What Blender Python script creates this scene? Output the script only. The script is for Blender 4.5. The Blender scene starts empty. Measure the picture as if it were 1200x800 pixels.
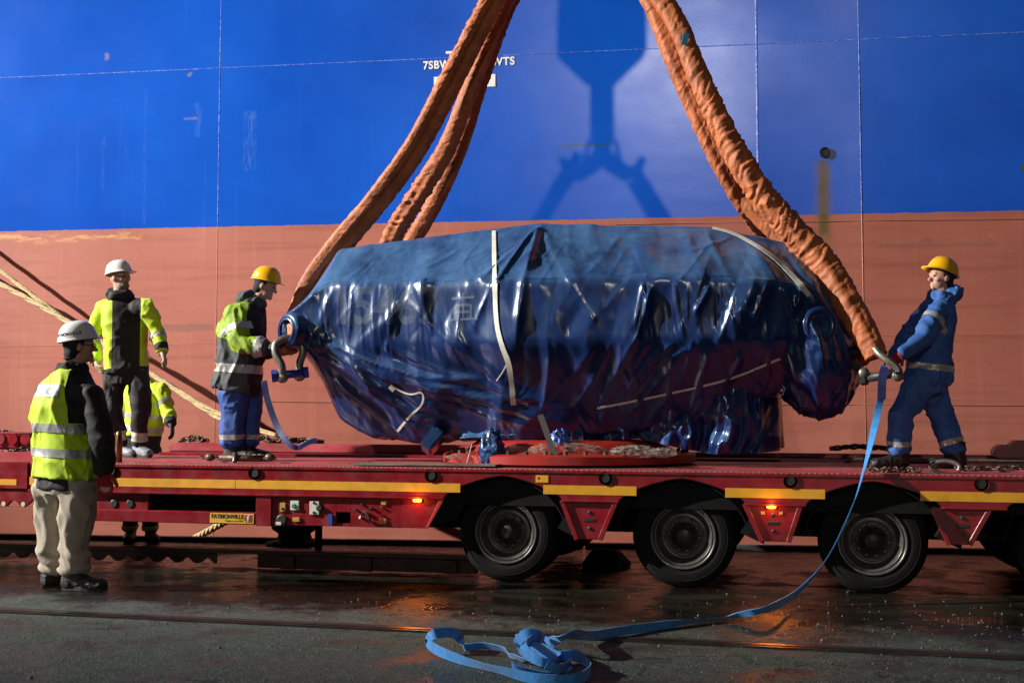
import bpy, bmesh, math, random
import numpy as np
from mathutils import Vector, Matrix, Euler
random.seed(7)
RNG = np.random.default_rng(7)
R = math.radians
scene = bpy.context.scene
col = scene.collection

# ------------------------------------------------------------------ camera
F = 1450.0                      # focal length in pixels of a 1200 px wide picture
YAW, PITCH = R(13.3), R(3.63)
CAM = Vector((2.30, -9.39, 1.267))
cam_d = bpy.data.cameras.new('camera'); cam = bpy.data.objects.new('camera', cam_d); col.objects.link(cam)
cam_d.sensor_width = 36.0; cam_d.lens = F / 1200 * 36.0; cam_d.clip_end = 2000
cam.location = CAM; cam.rotation_euler = (R(90) + PITCH, 0, YAW)
scene.camera = cam

# ------------------------------------------------------------------ night sky
world = bpy.data.worlds.new('World'); scene.world = world; world.use_nodes = True
wn = world.node_tree.nodes; wl = world.node_tree.links; wn.clear()
wout = wn.new('ShaderNodeOutputWorld'); wbg = wn.new('ShaderNodeBackground'); wsky = wn.new('ShaderNodeTexSky')
HULL_ROT = R(5.8)
SUN_EL = R(16.0)
sky_az = HULL_ROT                # the lamp stands square to the hull, behind the camera
wsky.sky_type = 'NISHITA'; wsky.sun_disc = False
wsky.sun_elevation = SUN_EL; wsky.sun_rotation = R(180) - sky_az
wbg.inputs['Strength'].default_value = 0.003
wl.new(wsky.outputs[0], wbg.inputs[0]); wl.new(wbg.outputs[0], wout.inputs[0])

# ------------------------------------------------------------------ lights
sun_d = bpy.data.lights.new('high_mast_light', 'SUN'); sun = bpy.data.objects.new('high_mast_light', sun_d); col.objects.link(sun)
sun_d.energy = 0.30; sun_d.angle = R(1.2); sun_d.color = (1.0, 0.93, 0.86)
sd = Vector((-math.sin(sky_az) * math.cos(SUN_EL), math.cos(sky_az) * math.cos(SUN_EL), -math.sin(SUN_EL)))
sun.rotation_euler = sd.to_track_quat('-Z', 'Y').to_euler(); sun.location = (4, -30, 12)
# quay floodlight on its mast, left of the picture and a little in front of the trailer (mast built further down)
FLOOD = Vector((-24.5, -8.1, 13.1))
FLOOD_AIM = Vector((0.6, 3.8, 1.6))
fl_d = bpy.data.lights.new('flood_lamp', 'SPOT'); fl = bpy.data.objects.new('flood_lamp', fl_d); col.objects.link(fl)
fl_d.energy = 86000; fl_d.spot_size = R(40); fl_d.spot_blend = 1.0; fl_d.shadow_soft_size = 0.18; fl_d.color = (1.0, 0.95, 0.88)
fl.location = FLOOD; fl.rotation_euler = (FLOOD_AIM - FLOOD).to_track_quat('-Z', 'Y').to_euler()

vs = scene.view_settings
vs.view_transform = 'Standard'; vs.look = 'None'; vs.gamma = 1.0; vs.exposure = 0.0; vs.use_curve_mapping = False
scene.render.engine = 'CYCLES'
scene.render.resolution_x = 1024; scene.render.resolution_y = 682
scene.cycles.max_bounces = 6

# ------------------------------------------------------------------ pixel <-> place helpers (1200 x 800 photograph)
_rot = cam.rotation_euler.to_matrix()
def ray(px, py):
    return (_rot @ Vector(((px - 600) / F, (400 - py) / F, -1))).normalized()
FWD = Vector((-math.sin(YAW), math.cos(YAW), 0))
def at_Y(px, py, Y):
    d = ray(px, py); return CAM + d * ((Y - CAM.y) / d.y)
def at_z(px, py, z):
    d = ray(px, py); return CAM + d * ((z - CAM.z) / d.z)
def ground_z(y): return -0.02 * y
def at_ground(px, py, dz=0.0):
    d = ray(px, py); t = (dz - CAM.z - 0.02 * CAM.y) / (d.z + 0.02 * d.y)
    return CAM + d * t
HULL0 = Vector((-1.15, 5.2, 0))
HN = Vector((math.sin(HULL_ROT), -math.cos(HULL_ROT), 0))
HU = Vector((math.cos(HULL_ROT), math.sin(HULL_ROT), 0))
def on_hull(px, py):
    d = ray(px, py); t = (HULL0 - CAM).dot(HN) / d.dot(HN); p = CAM + d * t
    return ((p - HULL0).dot(HU), p.z)            # hull coordinates (along, height)
def hull_world(u, z, off=0.0):
    return HULL0 + HU * u + HN * off + Vector((0, 0, z))

# ------------------------------------------------------------------ numpy noise
_perm = RNG.random(4096).astype(np.float64)
def _hash(ix, iy, iz):
    return _perm[(ix * 73 + iy * 1021 + iz * 2557 + (ix * iy) * 13 + (iy * iz) * 7 + (ix * iz) * 29) & 4095]
def vnoise(p):
    p = np.asarray(p, float); i = np.floor(p).astype(np.int64); f = p - i; f = f * f * (3 - 2 * f)
    r = 0
    for dx in (0, 1):
        wx = f[..., 0] if dx else 1 - f[..., 0]
        for dy in (0, 1):
            wy = f[..., 1] if dy else 1 - f[..., 1]
            for dz in (0, 1):
                wz = f[..., 2] if dz else 1 - f[..., 2]
                r = r + wx * wy * wz * _hash(i[..., 0] + dx, i[..., 1] + dy, i[..., 2] + dz)
    return r * 2 - 1
def fbm(p, oct=3):
    p = np.asarray(p, float); a, s, r = 1.0, 0.0, 0.0
    for k in range(oct):
        r = r + a * vnoise(p + 17.3 * k); s += a; a *= 0.5; p = p * 2.03
    return r / s
def tri(x):
    return 4 * np.abs(x - np.floor(x + 0.5)) - 1
def ridged(p, oct=2):
    p = np.asarray(p, float); a, s, r = 1.0, 0.0, 0.0
    for k in range(oct):
        r = r + a * (1 - 2 * np.abs(vnoise(p + 9.1 * k))); s += a; a *= 0.5; p = p * 2.1
    return r / s

# ------------------------------------------------------------------ materials
def mat(name, c, rough=0.5, metal=0.0, var=0.0, vscale=6.0, bump=0.0, bscale=40.0, spec=0.5, coat=0.0, rvar=0.0, dirt=None, dirt_amt=0.0, dscale=2.5, sheen=0.0, stretch=None, emit=None, estr=0.0, alpha=None, trans=0.0):
    m = bpy.data.materials.new(name); m.use_nodes = True
    nt = m.node_tree; n = nt.nodes; l = nt.links; b = n['Principled BSDF']
    b.inputs['Base Color'].default_value = (*c, 1); b.inputs['Roughness'].default_value = rough
    b.inputs['Metallic'].default_value = metal; b.inputs['Specular IOR Level'].default_value = spec
    b.inputs['Coat Weight'].default_value = coat; b.inputs['Coat Roughness'].default_value = 0.12
    b.inputs['Sheen Weight'].default_value = sheen
    if trans: b.inputs['Transmission Weight'].default_value = trans
    if alpha is not None: b.inputs['Alpha'].default_value = alpha
    if emit: b.inputs['Emission Color'].default_value = (*emit, 1); b.inputs['Emission Strength'].default_value = estr
    tc = n.new('ShaderNodeTexCoord'); src = tc.outputs['Object']
    if stretch:
        mp = n.new('ShaderNodeMapping'); mp.inputs['Scale'].default_value = stretch; l.new(src, mp.inputs[0]); src = mp.outputs[0]
    colsock = None
    if var:
        t = n.new('ShaderNodeTexNoise'); t.inputs['Scale'].default_value = vscale; t.inputs['Detail'].default_value = 5; l.new(src, t.inputs[0])
        mx = n.new('ShaderNodeMix'); mx.data_type = 'RGBA'
        mr = n.new('ShaderNodeMapRange'); mr.inputs[1].default_value = 0.3; mr.inputs[2].default_value = 0.7; l.new(t.outputs[0], mr.inputs[0])
        l.new(mr.outputs[0], mx.inputs['Factor'])
        mx.inputs['A'].default_value = tuple(x * (1 - var) for x in c) + (1,); mx.inputs['B'].default_value = tuple(min(1, x * (1 + var)) for x in c) + (1,)
        colsock = mx.outputs['Result']
    if dirt:
        t2 = n.new('ShaderNodeTexNoise'); t2.inputs['Scale'].default_value = dscale; t2.inputs['Detail'].default_value = 8; t2.inputs['Roughness'].default_value = 0.7; l.new(src, t2.inputs[0])
        m2 = n.new('ShaderNodeMapRange'); m2.inputs[1].default_value = 0.62 - 0.2 * dirt_amt; m2.inputs[2].default_value = 0.75; m2.inputs[4].default_value = min(1, dirt_amt * 1.3); l.new(t2.outputs[0], m2.inputs[0])
        mx2 = n.new('ShaderNodeMix'); mx2.data_type = 'RGBA'; l.new(m2.outputs[0], mx2.inputs['Factor'])
        mx2.inputs['A'].default_value = (*c, 1); mx2.inputs['B'].default_value = (*dirt, 1)
        if colsock: l.new(colsock, mx2.inputs['A'])
        colsock = mx2.outputs['Result']
    if colsock: l.new(colsock, b.inputs['Base Color'])
    if rvar:
        t3 = n.new('ShaderNodeTexNoise'); t3.inputs['Scale'].default_value = vscale * 1.7; t3.inputs['Detail'].default_value = 6; l.new(src, t3.inputs[0])
        m3 = n.new('ShaderNodeMapRange'); m3.inputs[1].default_value = 0.3; m3.inputs[2].default_value = 0.7
        m3.inputs[3].default_value = max(0.03, rough - rvar); m3.inputs[4].default_value = min(1, rough + rvar); l.new(t3.outputs[0], m3.inputs[0]); l.new(m3.outputs[0], b.inputs['Roughness'])
    if bump:
        t4 = n.new('ShaderNodeTexNoise'); t4.inputs['Scale'].default_value = bscale; t4.inputs['Detail'].default_value = 6; l.new(src, t4.inputs[0])
        bp = n.new('ShaderNodeBump'); bp.inputs['Strength'].default_value = 1.0; bp.inputs['Distance'].default_value = bump
        l.new(t4.outputs[0], bp.inputs['Height']); l.new(bp.outputs[0], b.inputs['Normal'])
    return m

M = {}
M['red'] = mat('trailer_red', (0.185, 0.005, 0.011), 0.34, var=0.2, vscale=5, bump=0.0012, bscale=30, rvar=0.12, dirt=(0.045, 0.014, 0.012), dirt_amt=0.55, dscale=3)
M['redlight'] = mat('pedestal_red', (0.30, 0.020, 0.014), 0.4, var=0.2, bump=0.001, dirt=(0.08, 0.03, 0.02), dirt_amt=0.3)
M['yellow'] = mat('stripe_yellow', (0.62, 0.30, 0.012), 0.5, var=0.12, vscale=9, dirt=(0.15, 0.07, 0.02), dirt_amt=0.35, dscale=6)
M['black'] = mat('black_plastic', (0.006, 0.006, 0.0065), 0.75, spec=0.15, var=0.4, bump=0.002, bscale=20)
M['rubber'] = mat('tyre_rubber', (0.006, 0.006, 0.0065), 0.85, spec=0.2, var=0.5, bump=0.0015, bscale=60, dirt=(0.014, 0.013, 0.012), dirt_amt=0.3, dscale=7)
M['rim'] = mat('rim_steel', (0.10, 0.097, 0.09), 0.36, metal=0.5, var=0.4, vscale=14, dirt=(0.05, 0.045, 0.04), dirt_amt=0.6, dscale=9)
M['rimdark'] = mat('rim_dark', (0.035, 0.034, 0.034), 0.5, metal=0.3, var=0.5, vscale=14)
M['steel'] = mat('dark_steel', (0.10, 0.095, 0.09), 0.4, metal=0.75, var=0.4, vscale=14, bump=0.002, dirt=(0.09, 0.05, 0.03), dirt_amt=0.4, dscale=12)
M['chain'] = mat('rusty_chain', (0.10, 0.065, 0.045), 0.5, metal=0.6, var=0.5, vscale=30, dirt=(0.05, 0.03, 0.02), dirt_amt=0.4)
M['galv'] = mat('galvanised', (0.24, 0.225, 0.19), 0.42, metal=0.7, var=0.4, vscale=14, bump=0.002, bscale=50, dirt=(0.10, 0.07, 0.05), dirt_amt=0.6, dscale=14)
M['bluepin'] = mat('pin_blue', (0.015, 0.04, 0.30), 0.4, var=0.3, dirt=(0.03, 0.03, 0.05), dirt_amt=0.4)
M['white'] = mat('white_paint', (0.78, 0.78, 0.74), 0.45, var=0.06, vscale=30, dirt=(0.35, 0.4, 0.5), dirt_amt=0.25, dscale=30)
M['ink'] = mat('black_ink', (0.012, 0.012, 0.012), 0.5)
M['rope'] = mat('mooring_rope', (0.52, 0.40, 0.21), 0.85, var=0.3, vscale=30, bump=0.006, bscale=60)
M['concrete'] = mat('concrete_edge', (0.055, 0.05, 0.045), 0.6, var=0.4, vscale=4, bump=0.006, bscale=20, rvar=0.25)
M['strapw'] = mat('white_strap', (0.55, 0.54, 0.48), 0.55, var=0.15, vscale=30, dirt=(0.25, 0.24, 0.2), dirt_amt=0.3)

# ------------------------------------------------------------------ mesh helpers
class MB:
    def __init__(s): s.v = []; s.f = []; s.m = []
    def add(s, v, f, m=0):
        o = len(s.v); s.v += [tuple(x) for x in v]; s.f += [tuple(i + o for i in q) for q in f]; s.m += [m] * len(f); return s
    def box(s, x0, x1, y0, y1, z0, z1, m=0, mx=None):
        v = [(x, y, z) for z in (z0, z1) for y in (y0, y1) for x in (x0, x1)]
        if mx is not None: v = [tuple(mx @ Vector(p)) for p in v]
        return s.add(v, [(0, 2, 3, 1), (4, 5, 7, 6), (0, 1, 5, 4), (2, 6, 7, 3), (0, 4, 6, 2), (1, 3, 7, 5)], m)
    def prism(s, pts, y0, y1, m=0, mx=None):          # (x,z) outline, counter-clockwise seen from -y, pushed along y
        n = len(pts); v = [(x, y0, z) for x, z in pts] + [(x, y1, z) for x, z in pts]
        if mx is not None: v = [tuple(mx @ Vector(p)) for p in v]
        f = [tuple(range(n)), tuple(range(2 * n - 1, n - 1, -1))]
        f += [(i, i + n, (i + 1) % n + n, (i + 1) % n) for i in range(n)]
        return s.add(v, f, m)
    def tube(s, path, rad, n=10, cap=True, m=0, closed=False):
        P = [Vector(p) for p in path]; k = len(P); rad = rad if hasattr(rad, '__len__') else [rad] * k
        v = []; up = None
        for i, p in enumerate(P):
            a = P[(i - 1) % k] if (closed or i) else P[0]; b = P[(i + 1) % k] if (closed or i < k - 1) else P[-1]
            t = (b - a).normalized()
            if up is None: up = t.orthogonal().normalized()
            up = (up - t * up.dot(t)).normalized(); w = t.cross(up)
            v += [tuple(p + (up * math.cos(q) + w * math.sin(q)) * rad[i]) for q in [2 * math.pi * j / n for j in range(n)]]
        f = []
        for i in range(k if closed else k - 1):
            a, b = i * n, ((i + 1) % k) * n
            f += [(a + j, a + (j + 1) % n, b + (j + 1) % n, b + j) for j in range(n)]
        if cap and not closed: f += [tuple(range(n - 1, -1, -1)), tuple((k - 1) * n + j for j in range(n))]
        return s.add(v, f, m)
    def lathe(s, prof, origin, axis, n=32, m=0):        # prof: (radius, along axis)
        o = Vector(origin); a = Vector(axis).normalized(); u = a.orthogonal().normalized(); w = a.cross(u); v = []
        for r, h in prof:
            v += [tuple(o + a * h + (u * math.cos(q) + w * math.sin(q)) * r) for q in [2 * math.pi * j / n for j in range(n)]]
        k = len(prof); f = []
        for i in range(k - 1):
            f += [(i * n + j, i * n + (j + 1) % n, (i + 1) * n + (j + 1) % n, (i + 1) * n + j) for j in range(n)]
        f += [tuple(range(n - 1, -1, -1)), tuple((k - 1) * n + j for j in range(n))]
        return s.add(v, f, m)
    def ball(s, c, rx, ry=None, rz=None, nu=16, nv=10, m=0, mx=None):
        ry = ry or rx; rz = rz or rx; v = []; c = Vector(c)
        for i in range(nv + 1):
            t = math.pi * i / nv
            for j in range(nu):
                q = 2 * math.pi * j / nu; p = Vector((rx * math.sin(t) * math.cos(q), ry * math.sin(t) * math.sin(q), rz * math.cos(t)))
                if mx is not None: p = mx @ p
                v.append(tuple(c + p))
        f = [(i * nu + j, (i + 1) * nu + j, (i + 1) * nu + (j + 1) % nu, i * nu + (j + 1) % nu) for i in range(nv) for j in range(nu)]
        return s.add(v, f, m)
    def build(s, name, mats, parent=None, smooth=False, bevel=0.0, seg=1, angle=None):
        return link(name, s.v, s.f, mats, parent, smooth, s.m, bevel, seg, angle)
def link(name, v, f, mats, parent=None, smooth=False, mi=None, bevel=0.0, seg=1, angle=None):
    me = bpy.data.meshes.new(name); me.from_pydata([tuple(x) for x in v], [], f)
    mats = mats if isinstance(mats, (list, tuple)) else [mats]
    for q in mats: me.materials.append(M[q] if isinstance(q, str) else q)
    if mi is not None and any(mi): me.polygons.foreach_set('material_index', mi)
    bm = bmesh.new(); bm.from_mesh(me)
    bmesh.ops.recalc_face_normals(bm, faces=bm.faces)
    if bevel:
        es = [e for e in bm.edges if len(e.link_faces) == 2 and e.calc_face_angle(0) > 0.6]
        bmesh.ops.bevel(bm, geom=es, offset=bevel, segments=seg, affect='EDGES', clamp_overlap=True)
    bm.to_mesh(me); bm.free()
    if smooth: me.polygons.foreach_set('use_smooth', [True] * len(me.polygons))
    if angle is not None:
        me.polygons.foreach_set('use_smooth', [True] * len(me.polygons)); me.set_sharp_from_angle(angle=angle)
    o = bpy.data.objects.new(name, me); col.objects.link(o)
    if parent: o.parent = parent
    return o
def tag(o, label=None, cat=None, group=None, kind=None):
    if label: o['label'] = label
    if cat: o['category'] = cat
    if group: o['group'] = group
    if kind: o['kind'] = kind
    return o
def empty(name, loc=(0, 0, 0), rot=(0, 0, 0)):
    o = bpy.data.objects.new(name, None); col.objects.link(o); o.location = loc; o.rotation_euler = rot; o.empty_display_size = 0.2
    return o
def spline(pts, n):
    P = np.array([tuple(p) for p in pts], float); k = len(P)
    d = np.concatenate([[0], np.cumsum(np.maximum(1e-6, np.linalg.norm(np.diff(P, axis=0), axis=1)))]); out = []
    E = np.vstack([2 * P[0] - P[1], P, 2 * P[-1] - P[-2]])
    for s in np.linspace(0, d[-1], n):
        i = min(k - 2, max(0, int(np.searchsorted(d, s) - 1))); t = (s - d[i]) / (d[i + 1] - d[i])
        a, b, c, e = E[i], E[i + 1], E[i + 2], E[i + 3]
        out.append(0.5 * ((2 * b) + (-a + c) * t + (2 * a - 5 * b + 4 * c - e) * t * t + (-a + 3 * b - 3 * c + e) * t ** 3))
    return np.array(out)
def ribbon(name, pts, ups, w, mats, parent=None, n=80, th=0.004, world=True):
    """a flat webbing band along a curve; ups = the direction its width points in, given per point"""
    P = spline(pts, n); U = spline(ups, n); v = []; f = []
    for i in range(n):
        t = P[min(n - 1, i + 1)] - P[max(0, i - 1)]; t /= np.linalg.norm(t) + 1e-9
        u = U[i] - t * np.dot(U[i], t); u /= np.linalg.norm(u) + 1e-9; nn = np.cross(t, u)
        for a, b in ((-1, -1), (1, -1), (1, 1), (-1, 1)): v.append(P[i] + u * a * w / 2 + nn * b * th / 2)
    for i in range(n - 1):
        for j in range(4): f.append((i * 4 + j, i * 4 + (j + 1) % 4, i * 4 + 4 + (j + 1) % 4, i * 4 + 4 + j))
    f += [(3, 2, 1, 0), tuple((n - 1) * 4 + j for j in range(4))]
    return link(name, v, f, mats, parent, angle=R(40))
def text_mesh(body, size, name, mats, parent=None, extrude=0.002, bold=0.0, spacing=1.0, align='LEFT'):
    cu = bpy.data.curves.new('t', 'FONT'); cu.body = body; cu.size = size; cu.extrude = extrude; cu.offset = bold; cu.space_character = spacing; cu.align_x = align
    to = bpy.data.objects.new('t', cu); col.objects.link(to); dg = bpy.context.evaluated_depsgraph_get(); dg.update()
    me = bpy.data.meshes.new_from_object(to.evaluated_get(dg)); bpy.data.objects.remove(to)
    me.name = name; me.materials.clear(); me.materials.append(M[mats] if isinstance(mats, str) else mats)
    o = bpy.data.objects.new(name, me); col.objects.link(o)
    if parent: o.parent = parent
    return o
# ================================================================== SETTING
def node_mat(name):
    m = bpy.data.materials.new(name); m.use_nodes = True; nt = m.node_tree
    return m, nt.nodes, nt.links, nt.nodes['Principled BSDF']
class NG:                                      # tiny helper for node maths
    def __init__(s, n, l): s.n = n; s.l = l
    def sock(s, inp, v):
        if hasattr(v, 'is_output'): s.l.new(v, inp)
        else: inp.default_value = v
    def math(s, op, a, b=0.0, c=0.0, clamp=False):
        q = s.n.new('ShaderNodeMath'); q.operation = op; q.use_clamp = clamp
        s.sock(q.inputs[0], a); s.sock(q.inputs[1], b); s.sock(q.inputs[2], c); return q.outputs[0]
    def mix(s, f, a, b):
        q = s.n.new('ShaderNodeMix'); q.data_type = 'RGBA'; s.sock(q.inputs['Factor'], f)
        s.sock(q.inputs['A'], a if hasattr(a, 'is_output') else (*a, 1)); s.sock(q.inputs['B'], b if hasattr(b, 'is_output') else (*b, 1)); return q.outputs['Result']
    def noise(s, vec, scale, detail=5, rough=0.55, sc=None):
        if sc:
            mp = s.n.new('ShaderNodeMapping'); mp.inputs['Scale'].default_value = sc; s.l.new(vec, mp.inputs[0]); vec = mp.outputs[0]
        q = s.n.new('ShaderNodeTexNoise'); q.inputs['Scale'].default_value = scale; q.inputs['Detail'].default_value = detail; q.inputs['Roughness'].default_value = rough
        s.l.new(vec, q.inputs[0]); return q.outputs[0]
    def ramp(s, v, a, b, o0=0.0, o1=1.0):
        q = s.n.new('ShaderNodeMapRange'); q.inputs[1].default_value = a; q.inputs[2].default_value = b; q.inputs[3].default_value = o0; q.inputs[4].default_value = o1
        s.l.new(v, q.inputs[0]); return q.outputs[0]
    def bump(s, h, dist, nrm=None):
        q = s.n.new('ShaderNodeBump'); q.inputs['Distance'].default_value = dist; s.l.new(h, q.inputs['Height'])
        if nrm: s.l.new(nrm, q.inputs['Normal'])
        return q.outputs[0]

# ---------------------------------------------------------------- ground
gm, n, l, b = node_mat('quay_ground'); g = NG(n, l)
geo = n.new('ShaderNodeNewGeometry'); pos = geo.outputs['Position']
sx = n.new('ShaderNodeSeparateXYZ'); l.new(pos, sx.inputs[0]); Xs, Ys = sx.outputs[0], sx.outputs[1]
RAIL_SLOPE = -0.035
yr = g.math('SUBTRACT', Ys, g.math('MULTIPLY', Xs, RAIL_SLOPE))           # distance measured from the rail's own line
jit = g.ramp(g.noise(pos, 1.6, 6, 0.65), 0.3, 0.7, -0.35, 0.35)
jf = g.ramp(g.noise(pos, 9, 5, 0.6), 0.3, 0.7, -0.12, 0.12)
ye = g.math('ADD', g.math('ADD', yr, jit), jf)
asph = g.ramp(ye, -2.30, -1.55)
spk = g.noise(pos, 150, 2, 0.5); grain = g.noise(pos, 55, 4, 0.6); blot = g.noise(pos, 2.3, 7, 0.68); blot2 = g.noise(pos, 0.9, 5, 0.6, (0.45, 1.6, 1))
conc = g.mix(g.ramp(grain, 0.32, 0.68), (0.020, 0.030, 0.023), (0.072, 0.096, 0.076))
conc = g.mix(g.ramp(spk, 0.57, 0.68, 0, 0.75), conc, (0.48, 0.50, 0.46))
conc = g.mix(g.ramp(blot, 0.50, 0.68, 0, 0.75), conc, (0.014, 0.016, 0.014))
vc = n.new('ShaderNodeTexVoronoi'); vc.feature = 'DISTANCE_TO_EDGE'; vc.inputs['Scale'].default_value = 0.55
wp = n.new('ShaderNodeVectorMath'); wp.operation = 'ADD'; wsn = n.new('ShaderNodeTexNoise'); wsn.inputs['Scale'].default_value = 2.2; wsn.inputs['Detail'].default_value = 6; l.new(pos, wsn.inputs[0]); l.new(pos, wp.inputs[0]); l.new(wsn.outputs[1], wp.inputs[1]); l.new(wp.outputs[0], vc.inputs[0])
crk = g.math('MULTIPLY', g.ramp(vc.outputs[0], 0.010, 0.003), g.ramp(g.noise(pos, 0.8, 3), 0.45, 0.55)); conc = g.mix(g.math('MULTIPLY', crk, 0.8), conc, (0.008, 0.009, 0.008))
asc = g.mix(g.ramp(grain, 0.3, 0.7), (0.0025, 0.0025, 0.0022), (0.009, 0.0085, 0.006))
asc = g.mix(g.ramp(blot2, 0.42, 0.62, 0, 0.7), asc, (0.017, 0.016, 0.010))
gravel = g.math('MULTIPLY', g.ramp(ye, -2.75, -2.40), g.ramp(ye, -1.65, -1.95))
gravel = g.math('MULTIPLY', gravel, g.ramp(Xs, 1.2, -1.2))
base = g.mix(asph, conc, asc)
base = g.mix(g.math('MULTIPLY', gravel, g.ramp(spk, 0.45, 0.62)), base, (0.17, 0.18, 0.175))
rough = g.math('ADD', g.math('MULTIPLY', asph, g.ramp(blot2, 0.38, 0.66, -0.50, -0.16)), g.ramp(blot, 0.44, 0.60, 0.78, 0.34))
l.new(base, b.inputs['Base Color']); l.new(g.math('MAXIMUM', rough, 0.09), b.inputs['Roughness'])
hgt = g.math('ADD', g.math('MULTIPLY', grain, 0.5), g.math('MULTIPLY', g.noise(pos, 7, 6, 0.6), 1.3))
nr = g.bump(g.math('ADD', hgt, g.math('MULTIPLY', spk, 0.6)), 0.024); hgt2 = g.math('MULTIPLY', g.math('ADD', hgt, g.math('MULTIPLY', spk, 0.6)), g.math('SUBTRACT', 1.0, g.math('MULTIPLY', asph, 0.82))); nr = g.bump(hgt2, 0.022); l.new(nr, b.inputs['Normal']); b.inputs['Specular IOR Level'].default_value = 0.28
# the quay stops short of the ship; its edge runs along the hull
def edge_pt(u, off=1.66):
    p = hull_world(u, 0, off); return (p.x, p.y, ground_z(p.y))
v = []; f = []; us = np.linspace(-60, 60, 41)
for u in us:
    ex, ey, ez = edge_pt(u)
    for k, t in enumerate(np.linspace(0, 1, 12)):
        y = ey + (-70 - ey) * t ** 2; v.append((ex, y, ground_z(max(y, -12))))
for i in range(40):
    for k in range(11): a = i * 12 + k; f.append((a, a + 1, a + 13, a + 12))
gr = link('ground', v, f, gm, smooth=True); tag(gr, kind='structure')
# quay wall face down to the water
v = []; f = []
for u in us:
    ex, ey, ez = edge_pt(u); v += [(ex, ey + 0.002, ez - 0.002), (ex, ey + 0.002, -5)]
f = [(2 * i, 2 * i + 1, 2 * i + 3, 2 * i + 2) for i in range(40)]
tag(link('quay_wall', v, f, 'concrete'), kind='structure')
wm, n, l, b = node_mat('harbour_water'); g = NG(n, l)
b.inputs['Base Color'].default_value = (0.004, 0.008, 0.010, 1); b.inputs['Roughness'].default_value = 0.06
geo = n.new('ShaderNodeNewGeometry'); l.new(g.bump(g.noise(geo.outputs['Position'], 2.5, 4), 0.05), b.inputs['Normal'])
p = [hull_world(u, -2.6, o) for u, o in ((-60, 1.4), (60, 1.4), (60, -0.5), (-60, -0.5))]
tag(link('water', p, [(0, 1, 2, 3)], wm), kind='structure')

# kerb timber along the quay edge, in lengths
kerb = empty('quay_kerb', (0, 0, 0)); tag(kerb, 'low dark steel-faced kerb along the quay edge behind the trailer', 'kerb')
for i in range(8):
    u0 = -11 + i * 3.0; a = Vector(edge_pt(u0, 1.82)); mb = MB()
    mx = Matrix.Translation(a) @ Matrix.Rotation(HULL_ROT, 4, 'Z')
    mb.box(0.01, 2.985, 0, 0.14, -0.02, 0.05, mx=mx); mb.build('kerb_length', 'concrete', kerb, bevel=0.015, seg=2)

# crane rail: two steel heads with the flangeway between
A, B = at_ground(-60, 713.5), at_ground(1260, 774.5)
rail = empty('crane_rail', tuple((A + B) / 2)); tag(rail, 'sunken crane rail running across the wet quay in the foreground', 'rail')
A2 = A + (A - B) * 1.0; B2 = B + (B - A) * 0.6; rd = (B2 - A2).normalized(); rn = Vector((-rd.y, rd.x, 0))
def strip(name, o0, o1, h, m_, dz=0.0):
    mb = MB(); c = (A + B) / 2; pts = []
    for P in (A2, B2):
        for o in (o0, o1):
            q = P + rn * o; pts += [(q.x - c.x, q.y - c.y, ground_z(q.y) + dz - 0.01 - c.z), (q.x - c.x, q.y - c.y, ground_z(q.y) + dz + h - c.z)]
    mb.add(pts, [(0, 1, 3, 2), (4, 6, 7, 5), (0, 4, 5, 1), (2, 3, 7, 6), (1, 5, 7, 3)]); return mb.build(name, m_, rail)
railsteel = mat('rail_steel', (0.055, 0.05, 0.045), 0.32, metal=0.7, var=0.5, vscale=5, bump=0.003, bscale=30)
slotm = mat('slot_dirt', (0.006, 0.006, 0.006), 0.9)
strip('rail_head', 0.015, 0.075, 0.010, railsteel); strip('flangeway', -0.035, 0.013, 0.003, slotm); strip('guard_bar', -0.06, -0.037, 0.012, railsteel); strip('flangeway', 0.077, 0.15, 0.003, slotm)

# loose grit along the rail
mb = MB()
for _ in range(900):
    q = at_ground(random.uniform(-40, 1240), random.choice([random.uniform(690, 800), random.gauss(735, 14)])); r_ = random.uniform(.003, .011) * (1.6 if random.random() < .06 else 1)
    pts_ = [(q.x + r_ * random.uniform(.6, 1.2) * math.cos(a), q.y + r_ * random.uniform(.6, 1.2) * math.sin(a), q.z - .001) for a in (0, 1.5, 3.1, 4.6)] + [(q.x + r_ * .2, q.y, q.z + r_ * random.uniform(.5, 1))]
    mb.add(pts_, [(0, 1, 4), (1, 2, 4), (2, 3, 4), (3, 0, 4)])
tag(mb.build('grit', mat('grit_stone', (0.13, 0.135, 0.125), 0.8, var=0.5, vscale=3)), 'loose grit scattered over the quay', 'grit', kind='stuff')
# ---------------------------------------------------------------- ship
ship = empty('ship', HULL0, (0, 0, HULL_ROT)); tag(ship, 'huge blue and rust-red steel ship hull behind the trailer', 'ship')
ub0, zb0 = on_hull(0, 271); ub1, zb1 = on_hull(1200, 246.5)
hm, n, l, b = node_mat('hull_paint'); g = NG(n, l)
tc = n.new('ShaderNodeTexCoord'); oc = tc.outputs['Object']; sx = n.new('ShaderNodeSeparateXYZ'); l.new(oc, sx.inputs[0]); U, Z = sx.outputs[0], sx.outputs[2]
zl = g.math('ADD', g.math('MULTIPLY', g.math('SUBTRACT', U, ub0), (zb1 - zb0) / (ub1 - ub0)), zb0)     # boot-top line
dz = g.math('SUBTRACT', Z, zl); wob = g.ramp(g.noise(oc, 8, 3), 0.3, 0.7, -0.006, 0.006)
isblue = g.ramp(g.math('ADD', dz, wob), -0.003, 0.003)
streak = g.noise(oc, 1.0, 6, 0.6, (9, 1, 0.35)); hstreak = g.noise(oc, 1.0, 6, 0.65, (0.5, 1, 7)); cloud = g.noise(oc, 0.45, 5, 0.55)
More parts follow.
